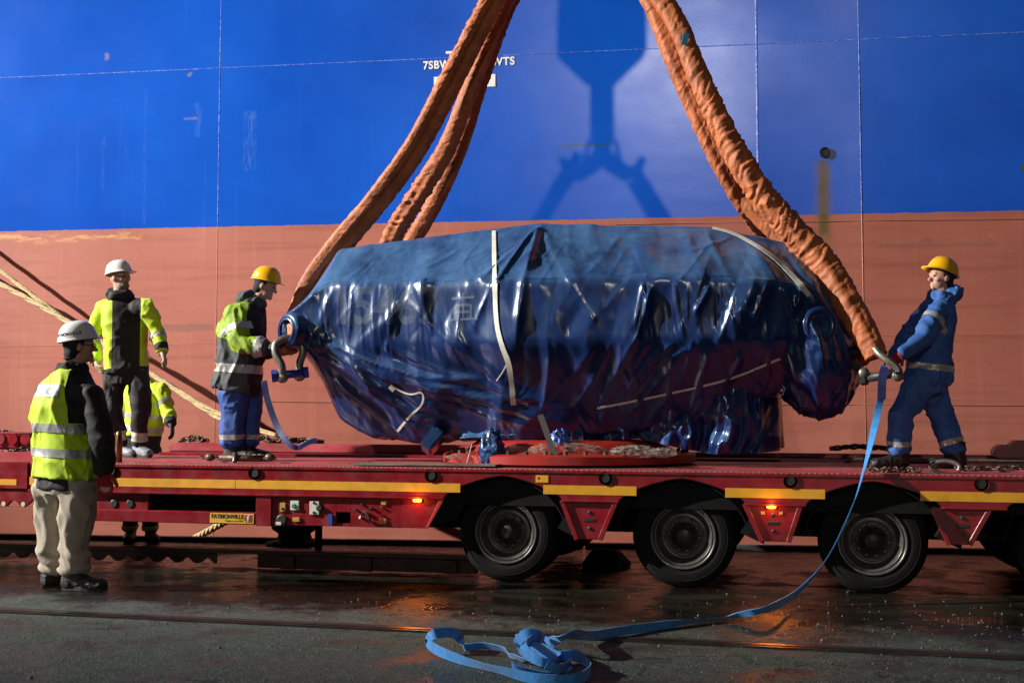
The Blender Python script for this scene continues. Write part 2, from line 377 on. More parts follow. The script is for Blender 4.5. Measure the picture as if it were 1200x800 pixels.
blue = g.mix(g.ramp(cloud, 0.32, 0.68), (0.002, 0.062, 0.42), (0.006, 0.100, 0.57))
blue = g.mix(g.ramp(streak, 0.62, 0.82, 0, 0.30), blue, (0.06, 0.14, 0.55))
red = g.mix(g.ramp(cloud, 0.3, 0.7), (0.34, 0.098, 0.064), (0.43, 0.145, 0.103))
red = g.mix(g.ramp(hstreak, 0.50, 0.76, 0, 0.65), red, (0.22, 0.055, 0.034))
red = g.mix(g.ramp(streak, 0.56, 0.78, 0, 0.40), red, (0.52, 0.21, 0.14))
red = g.mix(g.ramp(g.noise(oc, 1.0, 8, 0.72, (0.35, 1, 0.9)), 0.52, 0.70, 0, 0.45), red, (0.25, 0.075, 0.052))
red = g.mix(g.ramp(g.noise(oc, 14, 6, 0.7), 0.58, 0.72, 0, 0.35), red, (0.50, 0.20, 0.13))
scuff = g.noise(oc, 1.0, 8, 0.75, (1.1, 1, 3.5)); red = g.mix(g.ramp(scuff, 0.63, 0.70, 0, 0.55), red, (0.15, 0.085, 0.07))
c = g.mix(isblue, red, blue)
def blob(u0, u1, z0, z1, soft=0.05, nz=0.08, nscale=6, nsc=None):
    nn = g.ramp(g.noise(oc, nscale, 6, 0.7, nsc), 0.25, 0.75, -nz, nz)
    uu = g.math('ADD', U, nn); zz = g.math('ADD', Z, nn)
    def win(vv, a, bb):
        return g.math('MULTIPLY', g.ramp(vv, a - soft, a + soft), g.ramp(vv, bb + soft, bb - soft))
    return g.math('MULTIPLY', win(uu, u0, u1), win(zz, z0, z1))
def px_box(x0, y0, x1, y1): a = on_hull(x0, y1); d = on_hull(x1, y0); return a[0], d[0], a[1], d[1]
# worn primer strip under the waterline, rust run below the outlet, smears
pb = blob(*px_box(-260, 275, 165, 288), soft=0.03, nz=0.10, nscale=5, nsc=(0.6, 1, 2.5))
pn = g.noise(oc, 1.0, 7, 0.75, (2.2, 1, 9)); c = g.mix(g.math('MULTIPLY', pb, g.ramp(pn, 0.44, 0.56, 0, 0.9)), c, (0.62, 0.34, 0.14))
st = blob(*px_box(961, 186, 970, 275), soft=0.035, nz=0.05, nscale=7, nsc=(3, 1, 0.4)); c = g.mix(g.math('MULTIPLY', st, 0.92), c, (0.075, 0.045, 0.012))
st = blob(*px_box(957, 192, 974, 330), soft=0.05, nz=0.04, nscale=6, nsc=(3, 1, 0.5)); c = g.mix(g.math('MULTIPLY', st, 0.42), c, (0.13, 0.085, 0.025))
st = blob(*px_box(655, 168, 716, 172), soft=0.012, nz=0.03, nscale=4); c = g.mix(g.math('MULTIPLY', st, 0.8), c, (0.03, 0.075, 0.07))
for bx in ((146, 96, 149, 262), (167, 105, 172, 268), (228, 120, 236, 160), (285, 130, 300, 200), (118, 160, 122, 240)):
    st = blob(*px_box(*bx), soft=0.02, nz=0.03, nscale=8, nsc=(2, 1, 0.6)); sn = g.noise(oc, 1, 6, 0.8, (30, 1, 5)); c = g.mix(g.math('MULTIPLY', st, g.ramp(sn, 0.46, 0.70, 0, 0.42)), c, (0.16, 0.28, 0.60))
for bx in ((215, 138, 232, 140), (123, 62, 128, 70), (220, 86, 224, 90), (1030, 284, 1170, 290), (1080, 280, 1092, 285), (190, 380, 250, 388), (420, 300, 450, 306)):
    st = blob(*px_box(*bx), soft=0.012, nz=0.03, nscale=5, nsc=(1, 1, 2)); c = g.mix(g.math('MULTIPLY', st, 0.45), c, (0.42, 0.26, 0.17) if bx[1] < 200 else (0.16, 0.08, 0.07))
l.new(c, b.inputs['Base Color'])
rg = g.math('ADD', g.mix(isblue, (0.50,) * 3, (0.215,) * 3), g.ramp(g.noise(oc, 1.3, 6, 0.6), 0.3, 0.7, -0.02, 0.025)); l.new(rg, b.inputs['Roughness'])
big = g.noise(oc, 0.9, 2, 0.4, (0.8, 1, 1.3)); pl = g.bump(big, 0.006)
fine = g.bump(g.noise(oc, 26, 4, 0.6), 0.00018, pl); l.new(fine, b.inputs['Normal'])
b.inputs['Specular IOR Level'].default_value = 0.42
# plates: joints at the weld seams seen in the picture
vseam = [-42.0, -34, -27, -20, -13.5] + [on_hull(x, 200)[0] for x in (-310, 256, 888.5, 1009, 1390)] + [12.5, 19, 26, 34, 42]
sA = on_hull(0, 91.5); sB = on_hull(1200, 38); sl = (sB[1] - sA[1]) / (sB[0] - sA[0])
def seam_z(k, u): return (sA[1] + sl * (u - sA[0])) + k
hs = [-7.0, -3.4]; low = on_hull(300, 402)[1]
levels = [(-9.0, 0), (-5.2, 0)]
rows = [lambda u: -3.0, lambda u: 0.2 + sl * u * 0.5, lambda u: on_hull(300, 401)[1] + sl * 0.6 * u, lambda u: seam_z(0, u), lambda u: seam_z(2.45, u), lambda u: seam_z(4.9, u), lambda u: seam_z(7.5, u)]
gap = 0.0015
for i in range(len(vseam) - 1):
    u0, u1 = vseam[i] + gap, vseam[i + 1] - gap
    for k in range(len(rows) - 1):
        mb = MB(); tilt = random.uniform(-0.004, 0.004)
        pts = [(u0, rows[k](u0) + gap), (u1, rows[k](u1) + gap), (u1, rows[k + 1](u1) - gap), (u0, rows[k + 1](u0) - gap)]
        
        N1, N2 = 10, 8; dish = random.uniform(0.006, 0.016); tlt = random.uniform(-0.006, 0.006); V_ = []; F_ = []
        for b_i in range(N2 + 1):
            for a_i in range(N1 + 1):
                s_, t_ = a_i / N1, b_i / N2; u = u0 + (u1 - u0) * s_; zz0 = rows[k](u) + gap; zz1 = rows[k + 1](u) - gap
                V_.append((u, dish * 16 * s_ * (1 - s_) * t_ * (1 - t_) + tlt * (s_ - .5) * 4 * t_ * (1 - t_), zz0 + (zz1 - zz0) * t_))
        for b_i in range(N2):
            for a_i in range(N1): o_ = b_i * (N1 + 1) + a_i; F_.append((o_, o_ + 1, o_ + N1 + 2, o_ + N1 + 1))
        e_ = len(V_); rim_ = [0, N1, (N2 + 1) * (N1 + 1) - 1, N2 * (N1 + 1)]
        V_ += [(V_[q][0], 0.03, V_[q][2]) for q in rim_]
        mb.add(V_, F_); po_ = mb.build('hull_plate', hm, ship, smooth=True)
backing = MB(); backing.box(-42, 42, 0.05, 0.4, -3, 12.2); backing.build('shell', 'black', ship)
# weld beads, scraped to bright metal here and there
wmat, n, l, b = node_mat('weld_scrape'); g = NG(n, l); tc = n.new('ShaderNodeTexCoord'); oc = tc.outputs['Object']
f1 = g.ramp(g.noise(oc, 1.2, 8, 0.8, (2, 1, 2)), 0.36, 0.56); f2 = g.ramp(g.noise(oc, 30, 3, 0.7), 0.42, 0.60)
sx = n.new('ShaderNodeSeparateXYZ'); l.new(oc, sx.inputs[0])
zl = g.math('ADD', g.math('MULTIPLY', g.math('SUBTRACT', sx.outputs[0], ub0), (zb1 - zb0) / (ub1 - ub0)), zb0)
isb = g.ramp(g.math('SUBTRACT', sx.outputs[2], zl), -0.003, 0.003)
body = g.mix(isb, (0.42, 0.16, 0.11), (0.008, 0.075, 0.52)); brt = g.mix(isb, (0.60, 0.33, 0.26), (0.50, 0.58, 0.78))
l.new(g.mix(g.math('MULTIPLY', g.math('MULTIPLY', f1, f2), 0.6), body, brt), b.inputs['Base Color']); b.inputs['Roughness'].default_value = 0.4
def bead(pts, w=0.011, h=0.0035):
    mb = MB()
    for (u0, z0), (u1, z1) in zip(pts[:-1], pts[1:]):
        d = Vector((u1 - u0, z1 - z0)).normalized(); nx, nz = -d.y * w / 2, d.x * w / 2
        q = [(u0 - nx, z0 - nz), (u1 - nx, z1 - nz), (u1 + nx, z1 + nz), (u0 + nx, z0 + nz)]; qi = [(a + (c_ - a) * 0.3, b_ + (d_ - b_) * 0.3) for (a, b_), (c_, d_) in zip(q, [q[3], q[2], q[1], q[0]])]
        v = [(a, 0.001, z) for a, z in q] + [(a, -h, z) for a, z in qi]
        mb.add(v, [(4, 5, 6, 7), (0, 1, 5, 4), (2, 3, 7, 6), (1, 2, 6, 5), (3, 0, 4, 7)])
    return mb.build('weld_seam', wmat, ship)
for u in vseam[4:11]: bead([(u, -3), (u, 11.5)], 0.012 if abs(u - vseam[7]) > 0.01 else 0.03)
for k in range(1, 6): bead([(-20, rows[k](-20)), (19, rows[k](19))], 0.014 if k == 3 else 0.008)
q0, q1 = on_hull(720, 250), on_hull(1200, 258); bead([on_hull(720, 263), on_hull(1200, 256)], 0.006); bead([on_hull(830, 473), on_hull(1240, 475)], 0.006); bead([on_hull(280, 470), on_hull(420, 471)], 0.006)
# draught / tank markings
def hull_text(body, px, py, hpx, name='tank_marking'):
    u, z = on_hull(px, py); hz = on_hull(px, py - hpx)[1] - z
    t = text_mesh(body, hz / 0.70, name, 'white', ship, extrude=0.0015, bold=hz * 0.042, spacing=1.10)
    t.location = (u, -0.004, z); t.rotation_euler = (R(90), -R(1.2), 0); return t
t1 = hull_text('7SBWTS', 496, 81.5, 9.0); t2 = hull_text('7SBWTS', 553.5, 78.6, 9.0)
for t, x0, x1 in ((t1, 496, 541), (t2, 556, 603)):
    bpy.context.view_layer.update(); wpx = on_hull(x1, 80)[0] - on_hull(x0, 80)[0]; t.scale.x = wpx / t.dimensions.x; t.location.x = on_hull(x0, 80)[0]
def hull_plaque(pts):
    mb = MB(); mb.prism([on_hull(*q) for q in pts], -0.004, 0.002); mb.build('white_mark', 'white', ship)
hull_plaque([(508.5, 104.5), (580.5, 101.5), (580.5, 87), (508.5, 90.5)])
hull_plaque([(522.5, 63.5), (560, 61.5), (560, 58.5), (522.5, 60.5)])
hull_plaque([(545.5, 160), (552.5, 151), (551, 146), (540, 150)])
# overboard outlet
u, z = on_hull(966.5, 179); mb = MB(); mb.lathe([(0.062, -0.022), (0.062, 0.0), (0.045, 0.0), (0.043, -0.022)][::1], (u, 0, z), (0, 1, 0), 24)
mb.v = mb.v; mb.f = mb.f[:-2]; mb.build('outlet_pipe', 'steel', ship, smooth=True)
mb = MB(); mb.lathe([(0.044, -0.012), (0.044, -0.010)], (u, 0, z), (0, 1, 0), 24); mb.build('outlet_hole', 'ink', ship)
mb = MB(); mb.box(on_hull(1196, 200)[0], on_hull(1199, 200)[0], -0.02, 0, on_hull(1197, 200)[1], on_hull(1197, 193)[1]); mb.build('hull_lug', 'steel', ship)
# night beyond the ship is the world sky; mooring ropes between ship and quay
def rope(name, pts, r, label, n=90):
    P = spline(pts, n); o = empty(name, tuple(P[-1]));
    for s in range(3):
        path = []
        for i, p in enumerate(P):
            t = P[min(n - 1, i + 1)] - P[max(0, i - 1)]; t /= np.linalg.norm(t); a = np.cross(t, (0, 0, 1)); a /= np.linalg.norm(a); c_ = np.cross(a, t)
            ph = i * 0.55 + s * 2 * math.pi / 3; path.append(tuple(p + (a * math.cos(ph) + c_ * math.sin(ph)) * r * 0.52 - P[-1]))
        MB().tube(path, r * 0.56, 7).build('strand', 'rope', o, smooth=True)
    tag(o, label, 'rope', 'mooring ropes between ship and quay'); return o
def hp(px, py, off): u, z = on_hull(px, py); 
def between(px, py, off):                                  # a point hanging `off` metres in front of the hull
    d = ray(px, py); t = ((HULL0 + HN * off) - CAM).dot(HN) / d.dot(HN); return tuple(CAM + d * t)
rope('mooring_rope', [between(-120, 270, 0.25), between(-20, 322, 0.42), between(75, 374, 0.6), between(190, 446, 0.8), between(262, 492, 1.0), between(330, 522, 1.3)], 0.033, 'thick beige mooring rope slanting down the red hull from the left edge')
rope('mooring_rope', [between(-140, 205, 0.2), between(60, 362, 0.5), between(200, 452, 0.85), between(252, 482, 1.0), between(330, 512, 1.2), between(430, 533, 1.4)], 0.027, 'beige mooring rope ending lowest at right, below the blue wrapped load')
rope('mooring_rope', [between(300, 592, 0.9), between(255, 616, 1.0), between(222, 634, 1.05), between(186, 654, 1.15)], 0.040, 'beige mooring rope seen under the trailer, beside the yellow maker plate')
# ================================================================== LOW-BED TRAILER (side face in the plane y = 0, x along it)
TILT = 0.004
trailer = empty('lowbed_trailer', (0, 0, 0), (0, TILT, 0)); tag(trailer, 'long dark red low-bed trailer with yellow side stripe standing on the wet quay', 'trailer')
def X(px, y=0.0, py=560): return at_Y(px, py, y).x
def Zt(px, py, y=0.0):                                   # height on the (tilted) trailer
    p = at_Y(px, py, y); return p.z + TILT * p.x
DECK = 0.89; FB = 0.655; ST0, ST1 = 0.700, 0.770; WR = 0.395; WZ = 0.39
wheel_x = [0.0, 1.385, 2.77, 4.155, 5.54]
XL, XR = -9.0, 6.6
def arch(cx, rx=0.475, ztop=0.833, zb=FB, n=16, ex=1.4):
    pts = []
    for i in range(n + 1):
        a = math.pi * i / n; c, s = math.cos(a), math.sin(a)
        pts.append((cx - rx * math.copysign(abs(c) ** (2 / ex), c), zb + (ztop - zb) * abs(s) ** (2 / ex)))
    return pts
# outer side beam with the wheel arches cut out of its lower edge (one length between lashing points)
xl0 = X(34)
edge = []
for w in wheel_x: edge += arch(w)
mb = MB(); mb.prism([(xl0, FB)] + edge + [(XR, FB), (XR, DECK - 0.012), (xl0, DECK - 0.012)], 0.0, 0.10)
mb.build('side_beam', 'red', trailer, bevel=0.006, seg=2)
mb = MB(); mb.box(xl0, XR, -0.012, 0.02, DECK - 0.035, DECK - 0.008); mb.build('deck_edge', 'red', trailer, bevel=0.008, seg=2)
mb = MB(); mb.box(xl0, XR, -0.014, 0.0, FB - 0.004, FB + 0.022)
# reflective stripe in lengths between the arches
stops = [xl0 + 0.002] + [q for w in wheel_x for q in (w - 0.335, w + 0.325)] + [XR]
for a, c in zip(stops[0::2], stops[1::2]):
    k = max(1, round((c - a) / 1.9))
    for i in range(k):
        x0 = a + (c - a) * i / k; x1 = a + (c - a) * (i + 1) / k - 0.004
        m2 = MB(); m2.box(x0, x1, -0.003, 0.001, ST0, ST1); m2.build('stripe', 'yellow', trailer)
# lower lip of the beam between arches
lip = [xl0] + [q for w in wheel_x for q in (w - 0.472, w + 0.472)] + [XR]
for a, c in zip(lip[0::2], lip[1::2]):
    m2 = MB(); m2.box(a, c, -0.02, 0.03, FB - 0.012, FB + 0.006); m2.build('beam_lip', 'red', trailer, bevel=0.004)
# lashing sockets let into the beam
for px in (298, 505, 709, 925.5, 1149, 130):
    x = X(px, 0, 556); z = DECK - 0.062; m2 = MB()
    m2.lathe([(0.050, -0.016), (0.050, 0.0), (0.033, 0.0), (0.030, 0.02)], (x, 0.0, z), (0, 1, 0), 20); m2.f = m2.f[:-2]
    s_ = m2.build('lashing_ring', 'red', trailer, smooth=True)
    m2 = MB(); m2.lathe([(0.034, -0.006), (0.034, -0.004)], (x, 0, z), (0, 1, 0), 20); m2.build('socket', 'ink', s_)
# deck: chequer-plate edge strip, planks and the raised far side
cm, n, l, b = node_mat('chequer_plate'); g = NG(n, l); tc = n.new('ShaderNodeTexCoord'); oc = tc.outputs['Object']
def wave(rot):
    mp = n.new('ShaderNodeMapping'); mp.inputs['Rotation'].default_value = (0, 0, R(rot)); mp.inputs['Scale'].default_value = (1, 1, 1); l.new(oc, mp.inputs[0])
    w = n.new('ShaderNodeTexWave'); w.inputs['Scale'].default_value = 11; l.new(mp.outputs[0], w.inputs[0]); return w.outputs[1]
h = g.math('MULTIPLY', g.ramp(wave(45), 0.55, 0.8), g.ramp(wave(-45), 0.2, 0.5))
cc = g.mix(g.ramp(g.noise(oc, 3, 8, 0.7), 0.45, 0.7), (0.30, 0.022, 0.032), (0.20, 0.06, 0.06)); cc = g.mix(g.math('MULTIPLY', h, 0.45), cc, (0.52, 0.30, 0.29))
l.new(cc, b.inputs['Base Color']); l.new(g.ramp(g.noise(oc, 5, 5), 0.3, 0.7, 0.28, 0.6), b.inputs['Roughness']); l.new(g.bump(h, 0.006), b.inputs['Normal'])
M['deckred'] = mat('deck_red', (0.34, 0.045, 0.055), 0.42, var=0.3, vscale=3, bump=0.003, bscale=14, rvar=0.2, dirt=(0.12, 0.05, 0.045), dirt_amt=0.6, dscale=2.2, stretch=(0.5, 2, 1))
xs = np.linspace(xl0, XR, 9)
for i in range(8):
    m2 = MB(); m2.box(xs[i] + 0.002, xs[i + 1] - 0.002, 0.0, 0.52, DECK - 0.04, DECK); m2.build('deck_plate', cm, trailer, bevel=0.004)
for k, (y0, y1, z) in enumerate(((0.56, 0.86, DECK + 0.004), (0.875, 1.18, DECK + 0.006), (1.195, 1.50, DECK + 0.003), (1.515, 1.82, DECK + 0.006), (1.835, 2.14, DECK + 0.004))):
    for i in range(4):
        a = xl0 + (XR - xl0) * i / 4; c = xl0 + (XR - xl0) * (i + 1) / 4
        m2 = MB(); m2.box(a + 0.003, c - 0.003, y0, y1, z - 0.05, z); m2.build('deck_board', 'deckred', trailer, bevel=0.006)
m2 = MB(); m2.box(xl0, XR, 2.16, 2.75, 0.55, DECK + 0.03); m2.build('far_side_beam', 'red', trailer, bevel=0.01)
m2 = MB(); m2.prism([(X(203, 2.6), DECK + 0.03), (X(560, 2.6), DECK + 0.03), (X(560, 2.6), DECK + 0.125), (X(207, 2.6) + 0.06, DECK + 0.125), (X(203, 2.6), DECK + 0.085)], 2.46, 2.75); m2.build('far_guide_rail', 'deckred', trailer, bevel=0.012, seg=2)
m2 = MB(); m2.box(X(560, 2.6) + 0.05, XR, 2.5, 2.75, DECK + 0.03, DECK + 0.075); m2.build('far_guide_rail', 'deckred', trailer, bevel=0.01)
m2 = MB(); m2.box(X(1000, 2.3), XR, 2.30, 2.36, DECK + 0.03, DECK + 0.05); m2.build('deck_slot_trim', 'galv', trailer)
m2 = MB(); m2.box(xl0, XR, 0.10, 2.16, 0.60, DECK - 0.055); m2.build('chassis_deck', 'black', trailer)
for y in (0.72, 1.78):
    m2 = MB(); m2.box(xl0, XR, y, y + 0.16, 0.36, 0.60); m2.build('chassis_beam', 'black', trailer, bevel=0.01)
# wheels
def wheel(cx, cy, side):
    w = empty('wheel', (cx, cy, WZ)); w.parent = trailer
    m2 = MB(); prof = [(0.245, 0.02), (0.265, 0.0), (0.30, -0.004), (0.345, 0.004), (0.372, 0.02), (0.388, 0.045), (0.394, 0.07)]
    for k in range(4): a = 0.075 + k * 0.036; prof += [(0.395, a), (0.395, a + 0.024), (0.383, a + 0.027), (0.383, a + 0.033)]
    prof += [(0.394, 0.23), (0.385, 0.25), (0.345, 0.275), (0.265, 0.285), (0.245, 0.26)]
    m2.lathe(prof, (0, 0, 0), (0, side, 0), 56); m2.f = m2.f[:-2]
    ty = m2.build('tyre', 'rubber', w, smooth=True)
    for r_ in (0.335, 0.292):
        m3 = MB(); m3.lathe([(r_ - 0.004, 0.002), (r_, -0.005), (r_ + 0.004, 0.004)], (0, 0, 0), (0, side, 0), 56); m3.f = m3.f[:-2]; m3.build('sidewall_rib', 'rubber', ty, smooth=True)
    m2 = MB(); m2.lathe([(0.252, 0.012), (0.250, -0.006), (0.240, -0.010), (0.230, -0.002), (0.226, 0.02), (0.222, 0.03), (0.218, 0.012), (0.210, 0.02), (0.196, 0.06), (0.176, 0.10), (0.160, 0.110), (0.152, 0.098), (0.142, 0.098), (0.138, 0.108)], (0, 0, 0), (0, side, 0), 48); m2.f = m2.f[:-2]
    rim = m2.build('rim', 'rim', w, smooth=True)
    m2 = MB(); m2.lathe([(0.140, 0.108), (0.095, 0.112), (0.088, 0.085), (0.060, 0.07), (0.055, 0.03), (0.045, 0.022), (0.0, 0.02)], (0, 0, 0), (0, side, 0), 32); m2.f = m2.f[:-2]
    hub = m2.build('hub', 'rimdark', w, smooth=True)
    for k in range(10):
        a = 2 * math.pi * k / 10; m3 = MB(); m3.lathe([(0.016, 0.112), (0.016, 0.078), (0.009, 0.072)], (0.116 * math.cos(a), 0, 0.116 * math.sin(a)), (0, side, 0), 6)
        m3.build('wheel_nut', 'rim', hub)
    return w
def copy_tree(o, parent=None):
    c_ = o.copy(); col.objects.link(c_); c_.parent = parent
    for ch in o.children: copy_tree(ch, c_)
    return c_
w0 = wheel(wheel_x[0], 0.13, 1); w1 = wheel(wheel_x[0], 2.62, -1)
for k, wx in enumerate(wheel_x):
    if k:
        c_ = copy_tree(w0, trailer); c_.location.x = wx; c_.rotation_euler.y = random.uniform(0, 6); c_ = copy_tree(w1, trailer); c_.location.x = wx
    for y0, sgn in ((0.45, 1), (2.30, -1)):                               # inner twin tyre, plain
        m3 = MB(); m3.lathe([(0.20, 0), (0.28, -0.004), (0.35, 0.01), (0.388, 0.04), (0.39, 0.20), (0.35, 0.24), (0.2, 0.25)], (wx, y0, WZ), (0, sgn, 0), 40); m3.build('inner_tyre', 'rubber', trailer, smooth=True)
    m3 = MB(); m3.tube([(wx, 0.3, WZ), (wx, 2.4, WZ)], 0.075, 12); m3.build('axle', 'black', trailer, smooth=True)
    # mudguard: curved shell under the arch
    o_ = arch(wx, 0.50, 0.833, 0.42, 18, 1.75); i_ = arch(wx, 0.488, 0.822, 0.42, 18, 1.75)
    pts = [(x_, z_) for x_, z_ in o_] + [(x_, z_) for x_, z_ in reversed(i_)]
    m3 = MB(); v_ = []; f_ = []; nn_ = len(o_)
    for y in (0.045, 0.62):
        v_ += [(x_, y, z_) for x_, z_ in o_]; v_ += [(x_, y, z_) for x_, z_ in i_]
    for i in range(nn_ - 1):
        f_ += [(i, i + 1, 2 * nn_ + i + 1, 2 * nn_ + i), (nn_ + i, 3 * nn_ + i, 3 * nn_ + i + 1, nn_ + i + 1), (i, nn_ + i, nn_ + i + 1, i + 1), (2 * nn_ + i, 2 * nn_ + i + 1, 3 * nn_ + i + 1, 3 * nn_ + i)]
    m3.add(v_, f_); m3.build('mudguard', 'black', trailer, smooth=False, angle=R(30))
    m3 = MB(); m3.prism([(wx + 0.43, 0.44), (wx + 0.60, 0.36), (wx + 0.62, 0.44), (wx + 0.60, 0.60), (wx + 0.56, 0.64)], 0.03, 0.6); m3.build('mud_flap', 'black', trailer)
# trapezoid brackets between the wheels
def bracket(top, bot):
    (a, ay), (c, cy) = top; (d, dy), (e, ey) = bot
    pts = [(X(d, 0, dy), Zt(d, dy)), (X(e, 0, ey), Zt(e, ey)), (X(c, 0, cy), FB + 0.001), (X(a, 0, ay), FB + 0.001)]
    m3 = MB(); m3.prism(pts, 0.012, 0.05); br = m3.build('side_bracket', 'red', trailer, bevel=0.004)
    for (p, q) in ((pts[3], pts[0]), (pts[1], pts[2])):                   # folded flanges along both slants
        d2 = Vector((q[0] - p[0], q[1] - p[1])).normalized(); nx, nz = -d2.y * 0.018, d2.x * 0.018
        m4 = MB(); m4.prism([(p[0] - nx, p[1] - nz), (q[0] - nx, q[1] - nz), (q[0] + nx, q[1] + nz), (p[0] + nx, p[1] + nz)], -0.012, 0.014); m4.build('flange', 'red', br, bevel=0.003)
    cx, cz = (X((a + c) / 2), (pts[0][1] + FB) / 2)
    for dz_ in (0.06, -0.06):
        m4 = MB(); m4.lathe([(0.014, 0.0), (0.014, -0.008), (0.008, -0.012)], (cx, 0.012, cz + dz_), (0, 1, 0), 6); m4.build('bolt', 'rimdark', br)
    m4 = MB(); m4.box(cx - 0.045, cx + 0.045, 0.006, 0.014, cz - 0.012, cz + 0.012); m4.build('slot', 'ink', br, bevel=0.004)
bracket(((658, 585), (722, 587)), ((676, 632), (703, 632)))
bracket(((872, 590), (938, 591)), ((893, 634), (924, 635)))
bracket(((1092, 593), (1160, 594)), ((1112, 638), (1136, 638)))
bracket(((1320, 600), (1396, 602)), ((1345, 650), (1370, 650)))
# left of the first wheel: slanted end plate, control panel, opening, lower rail, post
e0 = X(470); m3 = MB(); m3.prism([(e0, Zt(470, 618)), (X(500), Zt(500, 619)), (X(519), FB), (e0, FB)], 0.012, 0.05); m3.build('end_plate', 'red', trailer, bevel=0.004)
m3 = MB(); m3.prism([(X(499), Zt(499, 619)), (X(503), Zt(503, 617)), (X(521.5), FB), (X(516), FB)], -0.01, 0.03); m3.build('end_flange', 'redlight', trailer, bevel=0.003)
m3 = MB(); m3.prism([(X(499) + 0.02, Zt(499, 617)), (X(534), Zt(534, 608)), (X(545), FB), (X(519) + 0.015, FB)], 0.05, 0.5); m3.build('mud_flap', 'black', trailer)
m3 = MB(); m3.box(X(300), X(318), -0.004, 0.06, Zt(309, 616), FB + 0.0); m3.build('post', 'red', trailer, bevel=0.004)
x0, x1 = X(318), e0; zb, zt = Zt(390, 616.5), FB
def panel_rect(xa, xb, za, zb_, mname, y0=0.018, y1=0.05, nm='panel_strip'): m_ = MB(); m_.box(xa, xb, y0, y1, za, zb_); return m_.build(nm, mname, trailer, bevel=0.003)
hx0, hx1, hz0, hz1 = X(393), X(410), Zt(401, 613), Zt(401, 600)            # see-through cut-out in the panel
panel_rect(x0, hx0, zb, zt, 'red', nm='control_panel'); panel_rect(hx1, x1, zb, zt, 'red', nm='control_panel'); panel_rect(hx0, hx1, hz1, zt, 'red', nm='control_panel'); panel_rect(hx0, hx1, zb, hz0, 'red', nm='control_panel')
M['cream'] = mat('label_cream', (0.50, 0.52, 0.46), 0.5, var=0.15, vscale=40); M['greenlab'] = mat('dial_green', (0.03, 0.22, 0.12), 0.4); M['bluebox'] = mat('blue_cap', (0.02, 0.05, 0.28), 0.4); M['tan'] = mat('label_tan', (0.40, 0.24, 0.05), 0.5, var=0.2, vscale=40)
def on_panel(nm, px, py, w, h, mname, y=0.002, d=0.02):
    cx, cz = X(px), Zt(px, py); m_ = MB(); m_.box(cx - w / 300, cx + w / 300, y, y + d, cz - h / 300, cz + h / 300); return m_.build(nm, mname, trailer, bevel=0.002)
def dial(nm, px, py, r, mname, y=0.0):
    cx, cz = X(px), Zt(px, py); m_ = MB(); m_.lathe([(r, 0.02), (r, 0.004), (r * 0.8, 0.0)], (cx, y, cz), (0, 1, 0), 16); return m_.build(nm, mname, trailer)
d_ = on_panel('valve_label', 345, 592, 11, 11.5, 'cream'); dial('valve_knob', 344.5, 592.5, 0.018, 'greenlab', -0.012)
on_panel('valve_label', 368, 595, 12, 16, 'cream'); dial('valve_knob', 374.5, 595, 0.026, 'ink', -0.015); dial('valve_knob', 368, 589, 0.012, 'ink', -0.006); dial('valve_knob', 368, 600.5, 0.012, 'ink', -0.006)
on_panel('warning_label', 331, 594, 7, 11, 'tan'); dial('coupling', 331, 596, 0.012, 'ink', -0.006); on_panel('warning_label', 347, 608.5, 9, 5, 'tan'); on_panel('coupling_cap', 387.5, 608.5, 6, 13, 'bluebox', -0.01)
dial('coupling', 330, 609, 0.045, 'ink', -0.004); on_panel('valve_label', 327, 613, 7, 4, 'cream', -0.006)
for px, py, r_, mn in ((422.5, 606, 0.013, 'white'), (430, 602, 0.016, 'steel'), (434, 595, 0.012, 'steel'), (435, 611, 0.013, 'galv'), (446.5, 594, 0.008, 'galv'), (446.5, 603, 0.008, 'ink'), (446.5, 608, 0.008, 'galv'), (424, 591, 0.012, 'ink'), (416, 597, 0.010, 'steel')): dial('gauge', px, py, r_, mn, -0.008)
on_panel('warning_label', 449, 589, 6, 5, 'tan'); on_panel('warning_label', 449, 611, 6, 6, 'tan')
m3 = MB(); m3.tube([(X(424), -0.02, Zt(424, 607)), (X(428), -0.05, Zt(428, 598)), (X(434), -0.04, Zt(434, 602)), (X(436), -0.02, Zt(436, 612))], 0.006, 6); m3.build('hose', 'ink', trailer, smooth=True)
xa, xb = X(110), X(300); m3 = MB(); m3.box(xa, xb, 0.0, 0.08, Zt(250, 613.5), Zt(250, 599.5)); m3.build('lower_rail', 'red', trailer, bevel=0.006)
m3 = MB(); m3.box(xa, X(172), 0.03, 0.08, Zt(150, 601), FB); bx = m3.build('valve_box', 'red', trailer, bevel=0.005)
for px in (132, 151): dial('socket_cover', px, 590, 0.035, 'ink', 0.02)
m3 = MB(); m3.box(X(172), X(300), 0.5, 0.52, Zt(250, 600) + 0.02, FB); m3.build('tool_box', 'black', trailer)
for k in range(9):
    a = X(175) + k * 0.092; m3 = MB(); m3.tube([(a, 0.3, 0.56), (a + 0.03, 0.25, 0.53), (a + 0.07, 0.3, 0.55), (a + 0.09, 0.33, 0.57)], 0.022, 6); m3.build('stowed_chain', 'black', trailer, smooth=True)
